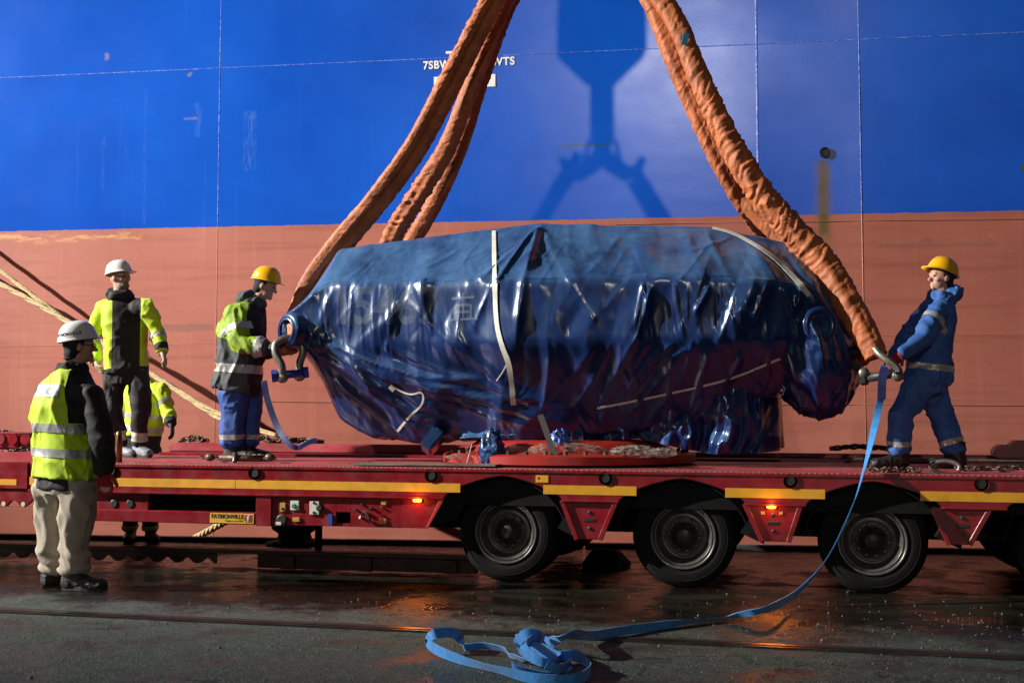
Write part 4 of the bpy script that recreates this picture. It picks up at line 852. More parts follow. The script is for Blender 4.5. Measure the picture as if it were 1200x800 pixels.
# machine body inside (seen only where the sheet gapes)
fb = [(i, i + 1, i + 2) for i in range(0)]
from mathutils.bvhtree import BVHTree
bvh = BVHTree.FromPolygons([Vector(q) for q in TP.reshape(-1, 3)], fa)
def on_tarp(px, py, off=0.004):
    d = ray(px, py); h_ = bvh.ray_cast(CAM, d)
    if h_[0] is None: return None
    nn = h_[1] if h_[1].dot(d) < 0 else -h_[1]
    return h_[0] + nn * off, nn
def tarp_band(name, pts, wpx, mname, n=60, off=0.006, th=0.003):
    P2 = spline([(a, c, 0) for a, c in pts], n)[:, :2]; v = []; f = []; last = None
    for i in range(n):
        t = P2[min(n - 1, i + 1)] - P2[max(0, i - 1)]; t /= np.linalg.norm(t); nn = np.array((-t[1], t[0])); w = wpx[0] + (wpx[1] - wpx[0]) * i / (n - 1)
        q = [on_tarp(*(P2[i] + nn * w / 2 * s), off) for s in (-1, 1)]
        if q[0] is None or q[1] is None:
            if last is None: continue
            q = last
        last = q
        for k in (0, 1): v += [q[k][0], q[k][0] - q[k][1] * th]
    k = len(v) // 4
    # flatten: keep the band from following every wrinkle
    V = np.array([tuple(x) for x in v]).reshape(k, 4, 3)
    for _ in range(3): V[1:-1] = (V[:-2] + 2 * V[1:-1] + V[2:]) / 4
    for i in range(k - 1):
        a = i * 4; c = a + 4; f += [(a, a + 2, c + 2, c), (a + 1, c + 1, c + 3, a + 3), (a, c, c + 1, a + 1), (a + 2, a + 3, c + 3, c + 2)]
    return link(name, [tuple(Vector(x) - LL) for x in V.reshape(-1, 3)], f, mname, load, smooth=False, angle=R(50))
tarp_band('strap', [(579, 268), (580, 320), (583, 380), (590, 408), (597, 428), (602, 474)], (4.6, 6.2), 'strapw', off=0.012)
tarp_band('strap', [(830, 267), (862, 276), (900, 298), (926, 322), (948, 347)], (2.4, 6.2), 'strapw', off=0.012)
tarp_band('strap', [(596, 422), (590, 434), (582, 446)], (1.5, 1.2), 'strapw', 14)
tarp_band('cord', [(459, 451), (470, 458), (482, 462), (495, 459), (495, 473), (480, 488), (466, 505)], (1.6, 3.0), 'strapw', 40, off=0.01)
tarp_band('cord_tag', [(457, 452), (462, 457)], (6, 6), 'strapw', 6, off=0.008)
tarp_band('strap', [(700, 478), (760, 466), (850, 445), (914, 420)], (2.4, 2.4), 'strapw', 50)
# faded stencil on the sheet
M['stencil'] = mat('faded_stencil', (0.22, 0.27, 0.32), 0.45, alpha=0.16, var=0.2)
def stencil(body, px, py, wpx, hpx):
    t = text_mesh(body, 1.0, 'stencil_lettering', 'stencil', load, 0.0, bold=0.03); me = t.data
    bm = bmesh.new(); bm.from_mesh(me); bmesh.ops.triangulate(bm, faces=bm.faces)
    for _ in range(2): bmesh.ops.subdivide_edges(bm, edges=[e for e in bm.edges if e.calc_length() > 0.07], cuts=1); bmesh.ops.triangulate(bm, faces=bm.faces)
    xs_ = [v.co.x for v in bm.verts]; ys_ = [v.co.y for v in bm.verts]; x0, x1, y0, y1 = min(xs_), max(xs_), min(ys_), max(ys_)
    bad = []
    for v in bm.verts:
        q = on_tarp(px + (v.co.x - x0) / (x1 - x0) * wpx, py - (v.co.y - y0) / (y1 - y0) * hpx, 0.005)
        if q: v.co = q[0] - LL
        else: bad.append(v)
    bmesh.ops.delete(bm, geom=bad, context='VERTS'); bm.to_mesh(me); bm.free()
stencil('15467', 398, 381, 118, 46)
for (a, c) in (((530, 350), (556, 348)), ((543, 343), (543, 374)), ((534, 358), (552, 357)), ((534, 366), (552, 365)), ((528, 375), (560, 373)), ((534, 358), (534, 374)), ((552, 357), (552, 373))):
    o_ = tarp_band('stencil_stroke', [a, ((a[0] + c[0]) / 2, (a[1] + c[1]) / 2), c], (3, 3), 'stencil', 10, off=0.005, th=0.0005)

# hanging skirt of the sheet over the right half of the pedestal
def skirt(name, top, bot, folds, amp, n=150, m=26, seed=1):
    T = spline([tuple(at_Y(a, c, y)) for a, c, y in top], n); B_ = spline([tuple(at_Y(a, c, y)) for a, c, y in bot], n); v = []; f = []
    for j in range(m):
        s = j / (m - 1); row = T * (1 - s) + B_ * s
        ph = np.linspace(0, folds * 2 * np.pi, n); wb = fbm(np.stack([row[:, 0] * 3 + seed * 7, np.full(n, s * 1.2), np.full(n, seed * 3.3)], 1), 3)
        a_ = amp * (0.25 + 0.75 * s ** 0.7); xq = row[:, 0] + 0.12 * wb + 0.10 * s * (row[:, 0] - row[:, 0].mean()); dy = a_ * (0.5 * wb + 0.45 * tri(xq * 2.3 + seed + 0.25 * s) + 0.28 * tri(xq * 4.9 - 0.5 * s + 2 * wb) + 0.16 * tri(xq * 9.1 + 0.8 * s))
        row = row.copy(); row[:, 1] += dy; row[:, 0] += a_ * 0.2 * np.cos(ph + 2 * wb); row[:, 2] += 0.02 * wb * s
        v += [tuple(r_ - np.array(LL)) for r_ in row]
    f = [(j * n + i, j * n + i + 1, (j + 1) * n + i + 1, (j + 1) * n + i) for j in range(m - 1) for i in range(n - 1)]
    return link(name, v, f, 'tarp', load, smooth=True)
skirt('tarpaulin_skirt', [(596, 482, .90), (650, 470, .80), (720, 458, .72), (800, 446, .70), (870, 428, .75), (904, 414, 1.0), (912, 410, 1.6), (908, 414, 2.2)], [(606, 513, .92), (655, 523, .86), (700, 519, .84), (745, 515, .82), (800, 527, .80), (840, 531, .80), (880, 531, .82), (906, 530, 1.05), (917, 525, 1.6), (904, 520, 2.2)], 7, 0.125, 520, 50)
skirt('tarpaulin_skirt', [(500, 490, 1.1), (555, 490, 1.0), (620, 480, 1.0)], [(508, 514, 1.05), (560, 511, .78), (618, 508, .8)], 3.5, 0.04, 80, 16, 5)
# wrapped foot and cap beside the pedestal, lifting eyes
def crumple(name, c, rx, ry, rz, mname, amp=0.25, fr=9, nu=44, nv=30, seed=0):
    mb = MB(); mb.ball((0, 0, 0), 1, 1, 1, nu, nv); V = np.array(mb.v); d = ridged(V * fr * 0.22 + seed, 3); V = V * (1 + amp * d)[:, None] * np.array((rx, ry, rz)); mb.v = [tuple(q + np.array(c) - np.array(LL)) for q in V]
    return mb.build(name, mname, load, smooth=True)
c = at_Y(577, 530, .42); crumple('wrapped_foot', c, .085, .08, .16, 'tarp', .45, 12)
c = at_Y(506, 518, .75); m3 = MB(); mx = Matrix.Translation(Vector(L(c))) @ Matrix.Rotation(R(-55), 4, 'Y') @ Matrix.Rotation(R(25), 4, 'Z'); m3.box(-.09, .11, -.10, .10, -.06, .06, mx=mx); m3.build('corner_cap', 'tarp', load, bevel=0.02, seg=2)
c = at_Y(655, 519, .55); crumple('torn_sheet_end', c, .07, .05, .09, mat('light_blue_sheet', (0.05, 0.12, 0.45), 0.3, bump=0.004, bscale=20), .5, 9, seed=3)
# pedestal: ring flange, drum, plastic film
px_, py_ = LL.x, YC
cx = at_Y(667, 540, YC).x - LL.x
MB().lathe([(1.06, 0.012), (1.10, 0.02), (1.10, 0.085), (1.07, 0.10), (0.98, 0.10), (0.94, 0.115), (0.90, 0.115), (0.86, 0.16), (0.80, 0.20), (0.60, 0.21), (0.0, 0.21)], (cx, 0, 0), (0, 0, 1), 72).build('pedestal', 'redlight', load, angle=R(40))
for k in range(40):
    a = 2 * math.pi * k / 40; MB().lathe([(0.02, 0.10), (0.02, 0.122), (0.012, 0.128)], (cx + 1.02 * math.cos(a), 1.02 * math.sin(a), 0), (0, 0, 1), 6).build('flange_bolt', 'chain', load)
M['film'] = mat('plastic_film', (0.30, 0.27, 0.23), 0.25, var=0.3, vscale=12, bump=0.004, bscale=25, alpha=0.28)
for (px, py, rx, rz, sd_) in ((660, 527, .26, .045, 1), (745, 529, .16, .04, 4), (632, 531, .12, .03, 7), (775, 530, .10, .03, 9), (540, 535, .10, .02, 12)):
    c = at_Y(px, py, .50); crumple('film', c, rx, .10, rz, 'film', .5, 14, 70, 44, sd_)
ribbon('hanging_strap', [L(at_Y(633, 486, .55)), L(at_Y(640, 505, .45)), L(at_Y(652, 540, .28))], [(1, 0, 0)] * 3, 0.05, mat('grey_web', (0.03, 0.027, 0.025), 0.6), load, 20)
ribbon('hanging_strap', [L(at_Y(916, 414, .75)), L(at_Y(917, 432, .78)), L(at_Y(915, 448, .8)), L(at_Y(913, 458, .82))], [(1, 0.2, 0)] * 4, 0.055, 'strapw', load, 20)
MB().tube([L(at_Y(915, 450, .8)), L(at_Y(920, 455, .78)), L(at_Y(917, 463, .78)), L(at_Y(911, 461, .78))], 0.004, 5).build('cord', 'strapw', load, smooth=True)
MB().tube([L(at_Y(553, 520, .4)), L(at_Y(549, 535, .35)), L(at_Y(546, 546, .3))], 0.004, 5).build('cord', 'strapw', load, smooth=True)
# left lifting eye: a drum sheathed in the sheet, ringed end with orange core
dirn = Vector((-0.50, -0.86, 0.0)).normalized(); c0 = at_Y(336, 387, 0.62)
m3 = MB(); m3.lathe([(0.092, -0.012), (0.115, -0.012), (0.118, 0.0), (0.132, 0.0), (0.148, 0.010), (0.156, 0.03), (0.160, 0.06), (0.165, 0.14), (0.17, 0.22)][::-1], L(c0), -dirn, 36); m3.f = m3.f[:-2]
m3.build('lifting_eye', 'tarp', load, smooth=True)
m3 = MB(); m3.lathe([(0.094, -0.010), (0.090, 0.03), (0.065, 0.034), (0.060, 0.05), (0.0, 0.05)], L(c0), -dirn, 30); m3.f = m3.f[:-2]; m3.build('eye_bore', 'tarp', load, smooth=True)
m3 = MB(); m3.lathe([(0.062, 0.028), (0.055, 0.020), (0.02, 0.022), (0, 0.024)], L(c0), -dirn, 20); m3.f = m3.f[:-2]; m3.build('eye_core', mat('orange_core', (0.55, 0.12, 0.02), 0.6, var=0.4, vscale=30, bump=0.004), load, smooth=True)
# right end: bulging sheathed drum and its half-hidden bore
V = MB(); V.ball((0, 0, 0), 1, 1, 1, 130, 90); A_ = np.array(V.v); d = ridged(A_ * np.array((3.0, 3.0, 1.2)) + 3, 3); A_ = A_ * (1 + 0.10 * d)[:, None] * np.array((0.36, 0.60, 0.53)); th_ = R(-10); A_ = np.stack([A_[:, 0] * math.cos(th_) + A_[:, 2] * math.sin(th_), A_[:, 1], -A_[:, 0] * math.sin(th_) + A_[:, 2] * math.cos(th_)], 1)
V.v = [tuple(q + np.array(L(at_Y(952, 412, 1.08)))) for q in A_]; V.build('sheathed_end', 'tarp', load, smooth=True)
c1 = at_Y(962, 380, 0.50); dn = Vector((0.35, -0.93, 0.05)).normalized()
m3 = MB(); m3.lathe([(0.14, 0.20), (0.145, 0.03), (0.138, 0.0), (0.11, -0.004), (0.075, 0.0), (0.07, 0.03), (0, 0.04)], L(c1), -dn, 30); m3.f = m3.f[:-2]; m3.build('lifting_eye', 'tarp', load, smooth=True)
# ================================================================== RIGGING
M['sling'] = mat('sling_sleeve', (0.40, 0.110, 0.032), 0.62, var=0.3, vscale=6, bump=0.006, bscale=34, dirt=(0.10, 0.042, 0.02), dirt_amt=0.5, dscale=5)
def sleeve(name, pts, rad, label, parent=None, n=620, m=48, amp=0.22, seed=0, flat=0.85, group=None, cat='sling'):
    P = spline(pts, n); Rr = np.interp(np.linspace(0, 1, n), np.linspace(0, 1, len(rad)), rad); o0 = Vector(P[n // 2]) if parent is None else parent.location
    T = np.gradient(P, axis=0); T /= np.linalg.norm(T, axis=1, keepdims=True); view = np.array(FWD); A = np.cross(T, view); A /= np.linalg.norm(A, axis=1, keepdims=True); B_ = np.cross(A, T)
    s = np.concatenate([[0], np.cumsum(np.linalg.norm(np.diff(P, axis=0), axis=1))]); th = np.linspace(0, 2 * np.pi, m, endpoint=False)
    SS, TH = np.meshgrid(s, th, indexing='ij'); base = np.stack([np.cos(TH) * 1.0, np.sin(TH) * 1.0, SS * 0], -1)
    q = np.stack([np.cos(TH) * 1.0 + SS * 0.9, np.sin(TH) * 1.0, SS * 11.0 + 0.9 * np.cos(TH)], -1) + seed * 11.7
    nn1 = vnoise(q + 2.0 * vnoise(q * 0.35 + 4)[..., None]); nn2 = vnoise(q * 2.1 + 31); cT, sT = np.cos(TH), np.sin(TH); wp_ = 0.5 * nn1; w = 0.34 * tri(SS * 4.6 + 0.45 * cT + 0.3 * sT + wp_ + seed) * np.clip(0.6 + nn2, 0, 1) + 0.30 * tri(SS * 9.3 - 0.5 * sT + 0.4 * cT + 1.3 * wp_) + 0.22 * tri(SS * 15.7 + 0.8 * cT + wp_ * 2) + 0.5 * ((1 - np.abs(nn1)) ** 5 - 0.25); gate = 0.35 + 0.65 * np.clip(0.5 + 1.3 * vnoise(np.stack([SS * 1.1, TH * 0, TH * 0 + seed], -1)), 0, 1)
    lng = fbm(np.stack([np.cos(TH) * 2.0, np.sin(TH) * 2.0, SS * 0.7], -1) + seed * 5.1, 2)
    rr = Rr[:, None] * 0.90 * (1 + 1.0 * amp * w * gate + 0.16 * lng)
    V = P[:, None, :] + (A[:, None, :] * np.cos(TH)[..., None] + B_[:, None, :] * np.sin(TH)[..., None] * flat) * rr[..., None]
    f = [(i * m + j, i * m + (j + 1) % m, (i + 1) * m + (j + 1) % m, (i + 1) * m + j) for i in range(n - 1) for j in range(m)] + [tuple(range(m - 1, -1, -1)), tuple((n - 1) * m + j for j in range(m))]
    ob = link(name, [tuple(Vector(x) - o0) for x in V.reshape(-1, 3)], f, 'sling', parent, smooth=True)
    if parent is None: ob.location = o0; tag(ob, label, cat, group)
    return ob
HOOKP = at_Y(672, -78, 1.12)                         # where the sling eyes hang on the crane hook
hl = at_Y(612, -45, 1.10); hr = at_Y(732, -45, 1.10)
def D(px, py, Y): return tuple(at_Y(px, py, Y))
gS = 'lifting slings of the wrapped load'
def sling(name, strands, label):
    o = empty(name, strands[0][0][-1]); tag(o, label, 'sling', gS)
    for k, (pts, rad, kw) in enumerate(strands): sleeve('sleeve', pts, rad, None, o, **kw)
    return o
top_l = D(622, -60, 1.12); top_r = D(722, -60, 1.12)
# left near sling: down to the shackle under the left lifting eye
sling('lifting_sling', [([D(614, -60, 1.12), D(572, 0, 1.02), D(529, 80, .98), D(482, 168, .98), D(437, 231, 1.02), D(397, 279, 1.08), D(362, 328, 1.12), D(343, 376, 1.0), D(335, 405, .82), D(332, 408, .66)], [.066, .066, .066, .068, .066, .066, .07, .075, .075, .07], dict(seed=1, amp=.22)),
                       ([D(628, -60, 1.15), D(584, 3, 1.06), D(541, 85, 1.02), D(494, 174, 1.02), D(449, 237, 1.06), D(409, 285, 1.12), D(376, 335, 1.16), D(352, 382, 1.05), D(343, 406, .86), D(339, 409, .70)], [.062, .062, .064, .066, .064, .064, .068, .072, .07, .068], dict(seed=9, amp=.2)),
                       ], 'orange-brown sling slanting up from the left lifting eye, outer left')
sling('lifting_sling', [([D(632, -60, 1.3), D(592, 4, 1.28), D(556, 90, 1.26), D(524, 172, 1.30), D(490, 228, 1.36), D(465, 268, 1.50), D(445, 315, 1.9)], [.075, .078, .085, .092, .105, .11, .10], dict(seed=2, amp=.22)),
                        ([D(640, -60, 1.5), D(598, 6, 1.5), D(566, 90, 1.5), D(540, 170, 1.54), D(512, 232, 1.62), D(482, 285, 1.8), D(462, 320, 2.1)], [.065, .068, .072, .078, .085, .088, .085], dict(seed=3, amp=.18))], 'doubled orange-brown sling left of centre, going behind the wrapped load')
sling('lifting_sling', [([top_r, D(763, 0, 1.02), D(800, 92, 1.0), D(838, 178, 1.05), D(868, 232, 1.2), D(890, 265, 1.5), D(908, 300, 1.9)], [.10, .10, .105, .095, .095, .10, .1], dict(seed=4, amp=.12))], 'smooth orange sling right of centre, inner one of the right pair')
sling('lifting_sling', [([D(734, -60, 1.0), D(790, 22, .92), D(818, 88, .88), D(850, 158, .85), D(885, 218, .84), D(925, 266, .84), D(962, 306, .82), D(992, 355, .72), D(1016, 395, .62), D(1027, 418, .58)], [.095, .10, .10, .105, .11, .115, .12, .14, .135, .10], dict(seed=5, amp=.30)),
                        ([D(728, -60, 1.25), D(776, 12, 1.2), D(808, 92, 1.2), D(842, 172, 1.2), D(880, 235, 1.2), D(925, 282, 1.2), D(958, 330, 1.12), D(985, 378, .98), D(1003, 412, .86), D(1012, 424, .80)], [.085, .09, .095, .10, .11, .12, .12, .12, .11, .08], dict(seed=6, amp=.2))], 'heavily wrinkled orange-brown sling running down the right side to the shackle')
tg = MB(); c = Vector(at_Y(803, 46, .80)); tg.box(-.025, .025, -.004, .004, -.05, .05); to = tg.build('sling_tag', mat('tag_blue', (0.10, 0.45, 0.75), 0.5)); to.location = c; to.rotation_euler = (0.2, 0.2, 0.3); tag(to, 'small light blue tag sewn on the wrinkled right sling near the top', 'tag')
# crane hook above the picture
hk = empty('crane_hook', tuple(HOOKP)); tag(hk, 'heavy crane hook block above the picture carrying the slings', 'crane hook')
def hz(py): return at_Y(672, py, 1.12).z - HOOKP.z
mb = MB(); mb.prism([(-.54, 1.75), (-.54, 1.38), (-.17, 1.02), (.17, 1.02), (.54, 1.38), (.54, 1.75), (.5, 2.6), (-.5, 2.6)], -.16, .16); mb.build('block_cheek', 'steel', hk, bevel=.02)
MB().lathe([(.15, .30), (.15, 1.03)], (0, 0, 0), (0, 0, 1), 24).build('shank', 'steel', hk, smooth=True); MB().lathe([(.10, .10), (.12, .30)], (0, 0, 0), (0, 0, 1), 20).build('neck', 'steel', hk, smooth=True)
for s in (-1, 1):
    MB().tube([(0, 0, .14), (s * .12, 0, .02), (s * .30, 0, -.10), (s * .42, 0, -.06), (s * .50, 0, .10)], [.11, .11, .10, .08, .04], 14).build('horn', 'steel', hk, smooth=True)
    MB().tube([(s * .02, 0, .34), (s * .16, 0, .30), (s * .22, 0, .05)], [.03, .03, .03], 8).build('latch', 'steel', hk, smooth=True)
for x_ in (-.3, -.1, .1, .3): MB().tube([(x_, 0, 2.5), (x_, 0, 14)], .018, 6).build('hoist_wire', 'steel', hk)
# bow shackles
def shackle(name, label, bow, r, pin, pin_r, pin_mat, head=None, bow_mat='galv'):
    o = empty(name, tuple(Vector(pin[0]))); tag(o, label, 'shackle', 'bow shackles joining sling and load')
    P = spline(bow, 40); lo = lambda p: tuple(Vector(p) - o.location)
    MB().tube([lo(p) for p in P], r, 12).build('bow', bow_mat, o, smooth=True)
    for p in (bow[0], bow[-1]): MB().ball(lo(p), r * 1.55, r * 1.3, r * 1.5).build('bow_eye', bow_mat, o, smooth=True)
    a, b_ = Vector(pin[0]), Vector(pin[1]); d = (b_ - a).normalized()
    MB().tube([lo(a), lo(b_)], pin_r, 14).build('pin', pin_mat, o, smooth=True)
    MB().lathe([(pin_r * 1.5, 0), (pin_r * 1.5, .045), (pin_r * 1.1, .055)], lo(a - d * 0.05), d, 6).build('pin_nut', pin_mat, o)
    MB().lathe([(pin_r * 1.35, 0), (pin_r * 1.35, .04)], lo(b_), d, 20).build('pin_head', pin_mat, o)
    return o
yS = .58
shackle('shackle', 'grey bow shackle with a bright blue pin under the left lifting eye', [D(331, 442, yS), D(330, 428, yS - .02), D(323, 414, yS - .02), D(324, 402, yS), D(338, 396, yS + .05), D(352, 401, yS + .1), D(355, 413, yS + .1), D(351, 426, yS + .1), D(351, 440, yS + .1)], .034, (D(325, 440, yS), D(356, 436.5, yS + .1)), .036, 'bluepin')
shackle('shackle', 'large worn shackle at the gloved hands of the man in blue', [D(1012, 437, .55), D(1008, 432, .62), D(1000, 428, .72), D(998, 418, .78), D(1005, 408, .72), D(1022, 406, .56), D(1030, 414, .50), D(1040, 422, .47), D(1051, 431, .47), D(1052, 440, .47)], .030, (D(1016, 443, .56), D(1050, 437, .48)), .034, 'rimdark')
MB().tube([tuple(Vector(p) - Vector((0, 0, 0))) for p in (D(318, 411, .55), D(333, 431, .60), D(345, 431, .62), D(357, 431, .64))], .010, 8)
# blue webbing: long tail from the man's hands to the coil on the quay
M['web'] = mat('blue_webbing', (0.035, 0.24, 0.62), 0.5, var=0.2, vscale=25, bump=0.003, bscale=120, sheen=0.2)
M['webdark'] = mat('navy_webbing', (0.012, 0.02, 0.10), 0.6, var=0.3, vscale=20)
def gp(px, py, h=0.0): return tuple(at_ground(px, py, h))
UP = (0, 0, 1); SX = (1, 0, 0)
tail = [D(1036, 428, .42), D(1034, 455, .40), D(1028, 485, .30), D(1018, 530, .02), D(1012, 552, -.10), D(1002, 585, -.25), D(985, 625, -.45), D(962, 664, -.62), D(930, 697, -.85), gp(898, 713, .10), gp(850, 723, .03), gp(800, 729, .025), gp(740, 737, .03), gp(692, 744, .05),
        gp(672, 742, .12), gp(655, 748, .10), gp(640, 752, .05), gp(632, 745, .14), gp(618, 742, .16), gp(607, 752, .10), gp(612, 764, .05), gp(640, 770, .07), gp(668, 766, .10), gp(685, 774, .05), gp(692, 785, .04), gp(672, 796, .03), gp(630, 795, .03), gp(590, 786, .03), gp(545, 774, .03), gp(512, 761, .04), gp(501, 750, .07), gp(510, 742, .11), gp(530, 741, .10), gp(541, 750, .05), gp(546, 758, .04), gp(565, 756, .05), gp(590, 760, .05), gp(600, 768, .03), gp(640, 778, .04), gp(668, 786, .03), gp(640, 790, .02), gp(606, 783, .04), gp(600, 777, .06)]
ups = [(1, .2, 0), (1, .2, 0), (1, .3, .1), (1, .4, .1), (.9, .5, .0), (.9, .2, .2), (.8, .1, .4), (.7, .0, .5), (.5, -.3, .6), (.2, -.8, .5), (0, -.8, .5), (.1, -.6, .7), (0, -.9, .3), (0, -.5, .8),
       (0, .3, 1), (.2, -.4, .8), (.3, -.8, .3), (0, .1, 1), (0, .2, 1), (0, 0, 1), (0, -.4, .8), (.1, -.9, .3), (0, -.3, .9), (.2, -.2, .9), (.2, 0, 1), (0, -.3, .9), (0, -.6, .7), (0, -.3, .9), (0, -.6, .7), (0, -.3, .9), (0, .0, 1), (0, .1, 1), (.1, .0, 1), (.3, -.7, .4), (0, .2, 1), (0, .0, 1), (0, -.5, .8), (.2, -.8, .3), (.2, -.8, .4), (.2, -.8, .3), (0, -.9, .2), (.3, -.7, .4), (0, -.5, .8)]
rb = ribbon('tie_down_strap', tail, ups, 0.052, 'web', None, 620, .004); tag(rb, 'long light blue webbing strap trailing from the shackle to a tangle on the quay', 'strap')
c2 = [gp(604, 748, .10), gp(618, 756, .10), gp(642, 760, .12), gp(655, 770, .10), gp(640, 776, .10), gp(622, 768, .12), gp(616, 756, .15), gp(630, 748, .12), gp(646, 756, .13), gp(655, 766, .08), gp(668, 776, .06), gp(655, 783, .08), gp(640, 779, .1)]
rb = ribbon('tie_down_strap', c2, [(0, .2, 1), (.2, -.7, .5), (.3, -.8, .4), (.3, -.3, .8), (0, .3, 1), (0, 0, 1), (.3, -.5, .6), (.2, -.8, .3), (.3, -.7, .4), (.2, -.8, .4), (.3, -.4, .8), (0, -.5, .8), (0, -.5, .8)], 0.050, 'web', None, 220, .004); tag(rb, 'short looped piece of light blue webbing heaped on top of the strap tangle', 'strap')
rb = ribbon('strap_tail', [D(1037, 430, .40), D(1034, 445, .36), D(1033, 468, .36)], [(1, .1, 0)] * 3, .062, 'webdark', None, 20); tag(rb, 'short dark end of webbing hanging at the right shackle', 'strap')
rb = ribbon('strap_tail', [D(309, 446, .62), D(314, 470, .60), D(326, 502, .55), D(340, 521, .50), D(350, 524, .50), D(356, 521, .52), D(364, 517, .56), D(371, 516, .60)], [(1, .2, 0), (1, .3, 0), (.9, .3, .2), (.6, .3, .5), (.2, -.6, .7), (.1, -.6, .8), (0, -.6, .8), (0, -.6, .8)], .055, ['webdark', 'web'], None, 90); tag(rb, 'dark webbing strap hanging beside the yellow-helmeted man, its end light blue', 'strap')
for pl_ in rb.data.polygons:
    if (rb.data.vertices[pl_.vertices[0]].co.x > at_Y(349, 520, .5).x): pl_.material_index = 1
# ================================================================== PEOPLE
M['skin'] = mat('skin', (0.48, 0.26, 0.18), 0.5, var=0.12, vscale=20, bump=0.001, bscale=90)
M['beard'] = mat('grey_beard', (0.22, 0.17, 0.14), 0.8, var=0.3, vscale=60, bump=0.003, bscale=150)
M['knit'] = mat('black_knit', (0.010, 0.010, 0.012), 0.85, bump=0.003, bscale=120)
M['eye'] = mat('dark_eye', (0.02, 0.015, 0.012), 0.2)
M['hiviz'] = mat('hiviz_yellow', (0.46, 0.66, 0.012), 0.7, var=0.12, vscale=14, bump=0.0015, bscale=24, sheen=0.1, dirt=(0.22, 0.30, 0.02), dirt_amt=0.25, dscale=8)
M['hivizgreen'] = mat('hiviz_green', (0.22, 0.34, 0.012), 0.7, var=0.2, vscale=10, bump=0.0015, bscale=22, dirt=(0.10, 0.16, 0.02), dirt_amt=0.35, dscale=7)
M['navy'] = mat('navy_cloth', (0.012, 0.014, 0.020), 0.8, var=0.3, vscale=12, bump=0.0015, bscale=24)
M['grey'] = mat('grey_cloth', (0.055, 0.062, 0.07), 0.8, var=0.3, vscale=10, bump=0.0015, bscale=24)
M['blackcloth'] = mat('black_cloth', (0.008, 0.008, 0.010), 0.75, var=0.3, vscale=12, bump=0.0015, bscale=22)
M['beige'] = mat('beige_trousers', (0.33, 0.29, 0.23), 0.85, var=0.15, vscale=8, bump=0.0015, bscale=18, dirt=(0.18, 0.15, 0.11), dirt_amt=0.4, dscale=6)
M['workblue'] = mat('work_blue', (0.028, 0.105, 0.34), 0.75, var=0.25, vscale=9, bump=0.0015, bscale=18, dirt=(0.015, 0.035, 0.12), dirt_amt=0.4, dscale=6)
M['royal'] = mat('royal_blue', (0.018, 0.072, 0.30), 0.7, var=0.2, vscale=9, bump=0.0015, bscale=18, dirt=(0.015, 0.03, 0.16), dirt_amt=0.3, dscale=6)
M['reflective'] = mat('reflective_tape', (0.42, 0.43, 0.41), 0.35, metal=0.3, var=0.12, vscale=40)
M['helmetw'] = mat('helmet_white', (0.74, 0.74, 0.72), 0.28, var=0.05, coat=0.3, dirt=(0.45, 0.43, 0.40), dirt_amt=0.2, dscale=10)
M['helmety'] = mat('helmet_yellow', (0.80, 0.42, 0.008), 0.28, var=0.06, coat=0.3)
M['leather'] = mat('boot_leather', (0.018, 0.015, 0.013), 0.55, var=0.4, vscale=16, bump=0.004, bscale=40, dirt=(0.07, 0.06, 0.05), dirt_amt=0.4)
M['shoegrey'] = mat('shoe_grey', (0.20, 0.22, 0.24), 0.6, var=0.3, vscale=20, bump=0.003)
M['sole'] = mat('boot_sole', (0.010, 0.010, 0.010), 0.7)
M['glovered'] = mat('glove_red', (0.30, 0.012, 0.025), 0.7, var=0.3, vscale=20, bump=0.003)
M['glovetan'] = mat('glove_tan', (0.34, 0.29, 0.20), 0.75, var=0.35, vscale=24, bump=0.003, dirt=(0.06, 0.05, 0.04), dirt_amt=0.5, dscale=20)
M['glovedark'] = mat('glove_dark', (0.025, 0.022, 0.022), 0.7, var=0.3, vscale=20, bump=0.003)
V3 = Vector
def frame(ax, ref):
    a = ax.normalized(); u = (ref - a * ref.dot(a))
    u = u.normalized() if u.length > 1e-4 else a.orthogonal().normalized()
    return a, u, a.cross(u)
def loft(mb, rings, n=20):
    """rings: (centre, axis, side, half width along side, half depth, squareness)"""
    v = []
    for c, ax, sd, w, d in rings:
        a, u, t = frame(ax, sd)
        for j in range(n):
            q = 2 * math.pi * j / n; ct, st = math.cos(q), math.sin(q); e = 0.86
            v.append(tuple(c + u * w * math.copysign(abs(ct) ** e, ct) + t * d * math.copysign(abs(st) ** e, st)))
    k = len(rings); f = [(i * n + j, i * n + (j + 1) % n, (i + 1) * n + (j + 1) % n, (i + 1) * n + j) for i in range(k - 1) for j in range(n)]
    f += [tuple(range(n - 1, -1, -1)), tuple((k - 1) * n + j for j in range(n))]; mb.add(v, f)
def capsule(mb, a, b, ra, rb, n=12):
    a, b = V3(a), V3(b); d = (b - a); L_ = d.length; d = d.normalized(); prof = []
    for k in range(5): t = math.pi / 2 * (1 - k / 4); prof.append((max(1e-4, ra * math.cos(t)), -ra * math.sin(t)))
    for k in range(5): t = math.pi / 2 * k / 4; prof.append((max(1e-4, rb * math.cos(t)), L_ + rb * math.sin(t)))
    mb.lathe(prof, a, d, n)
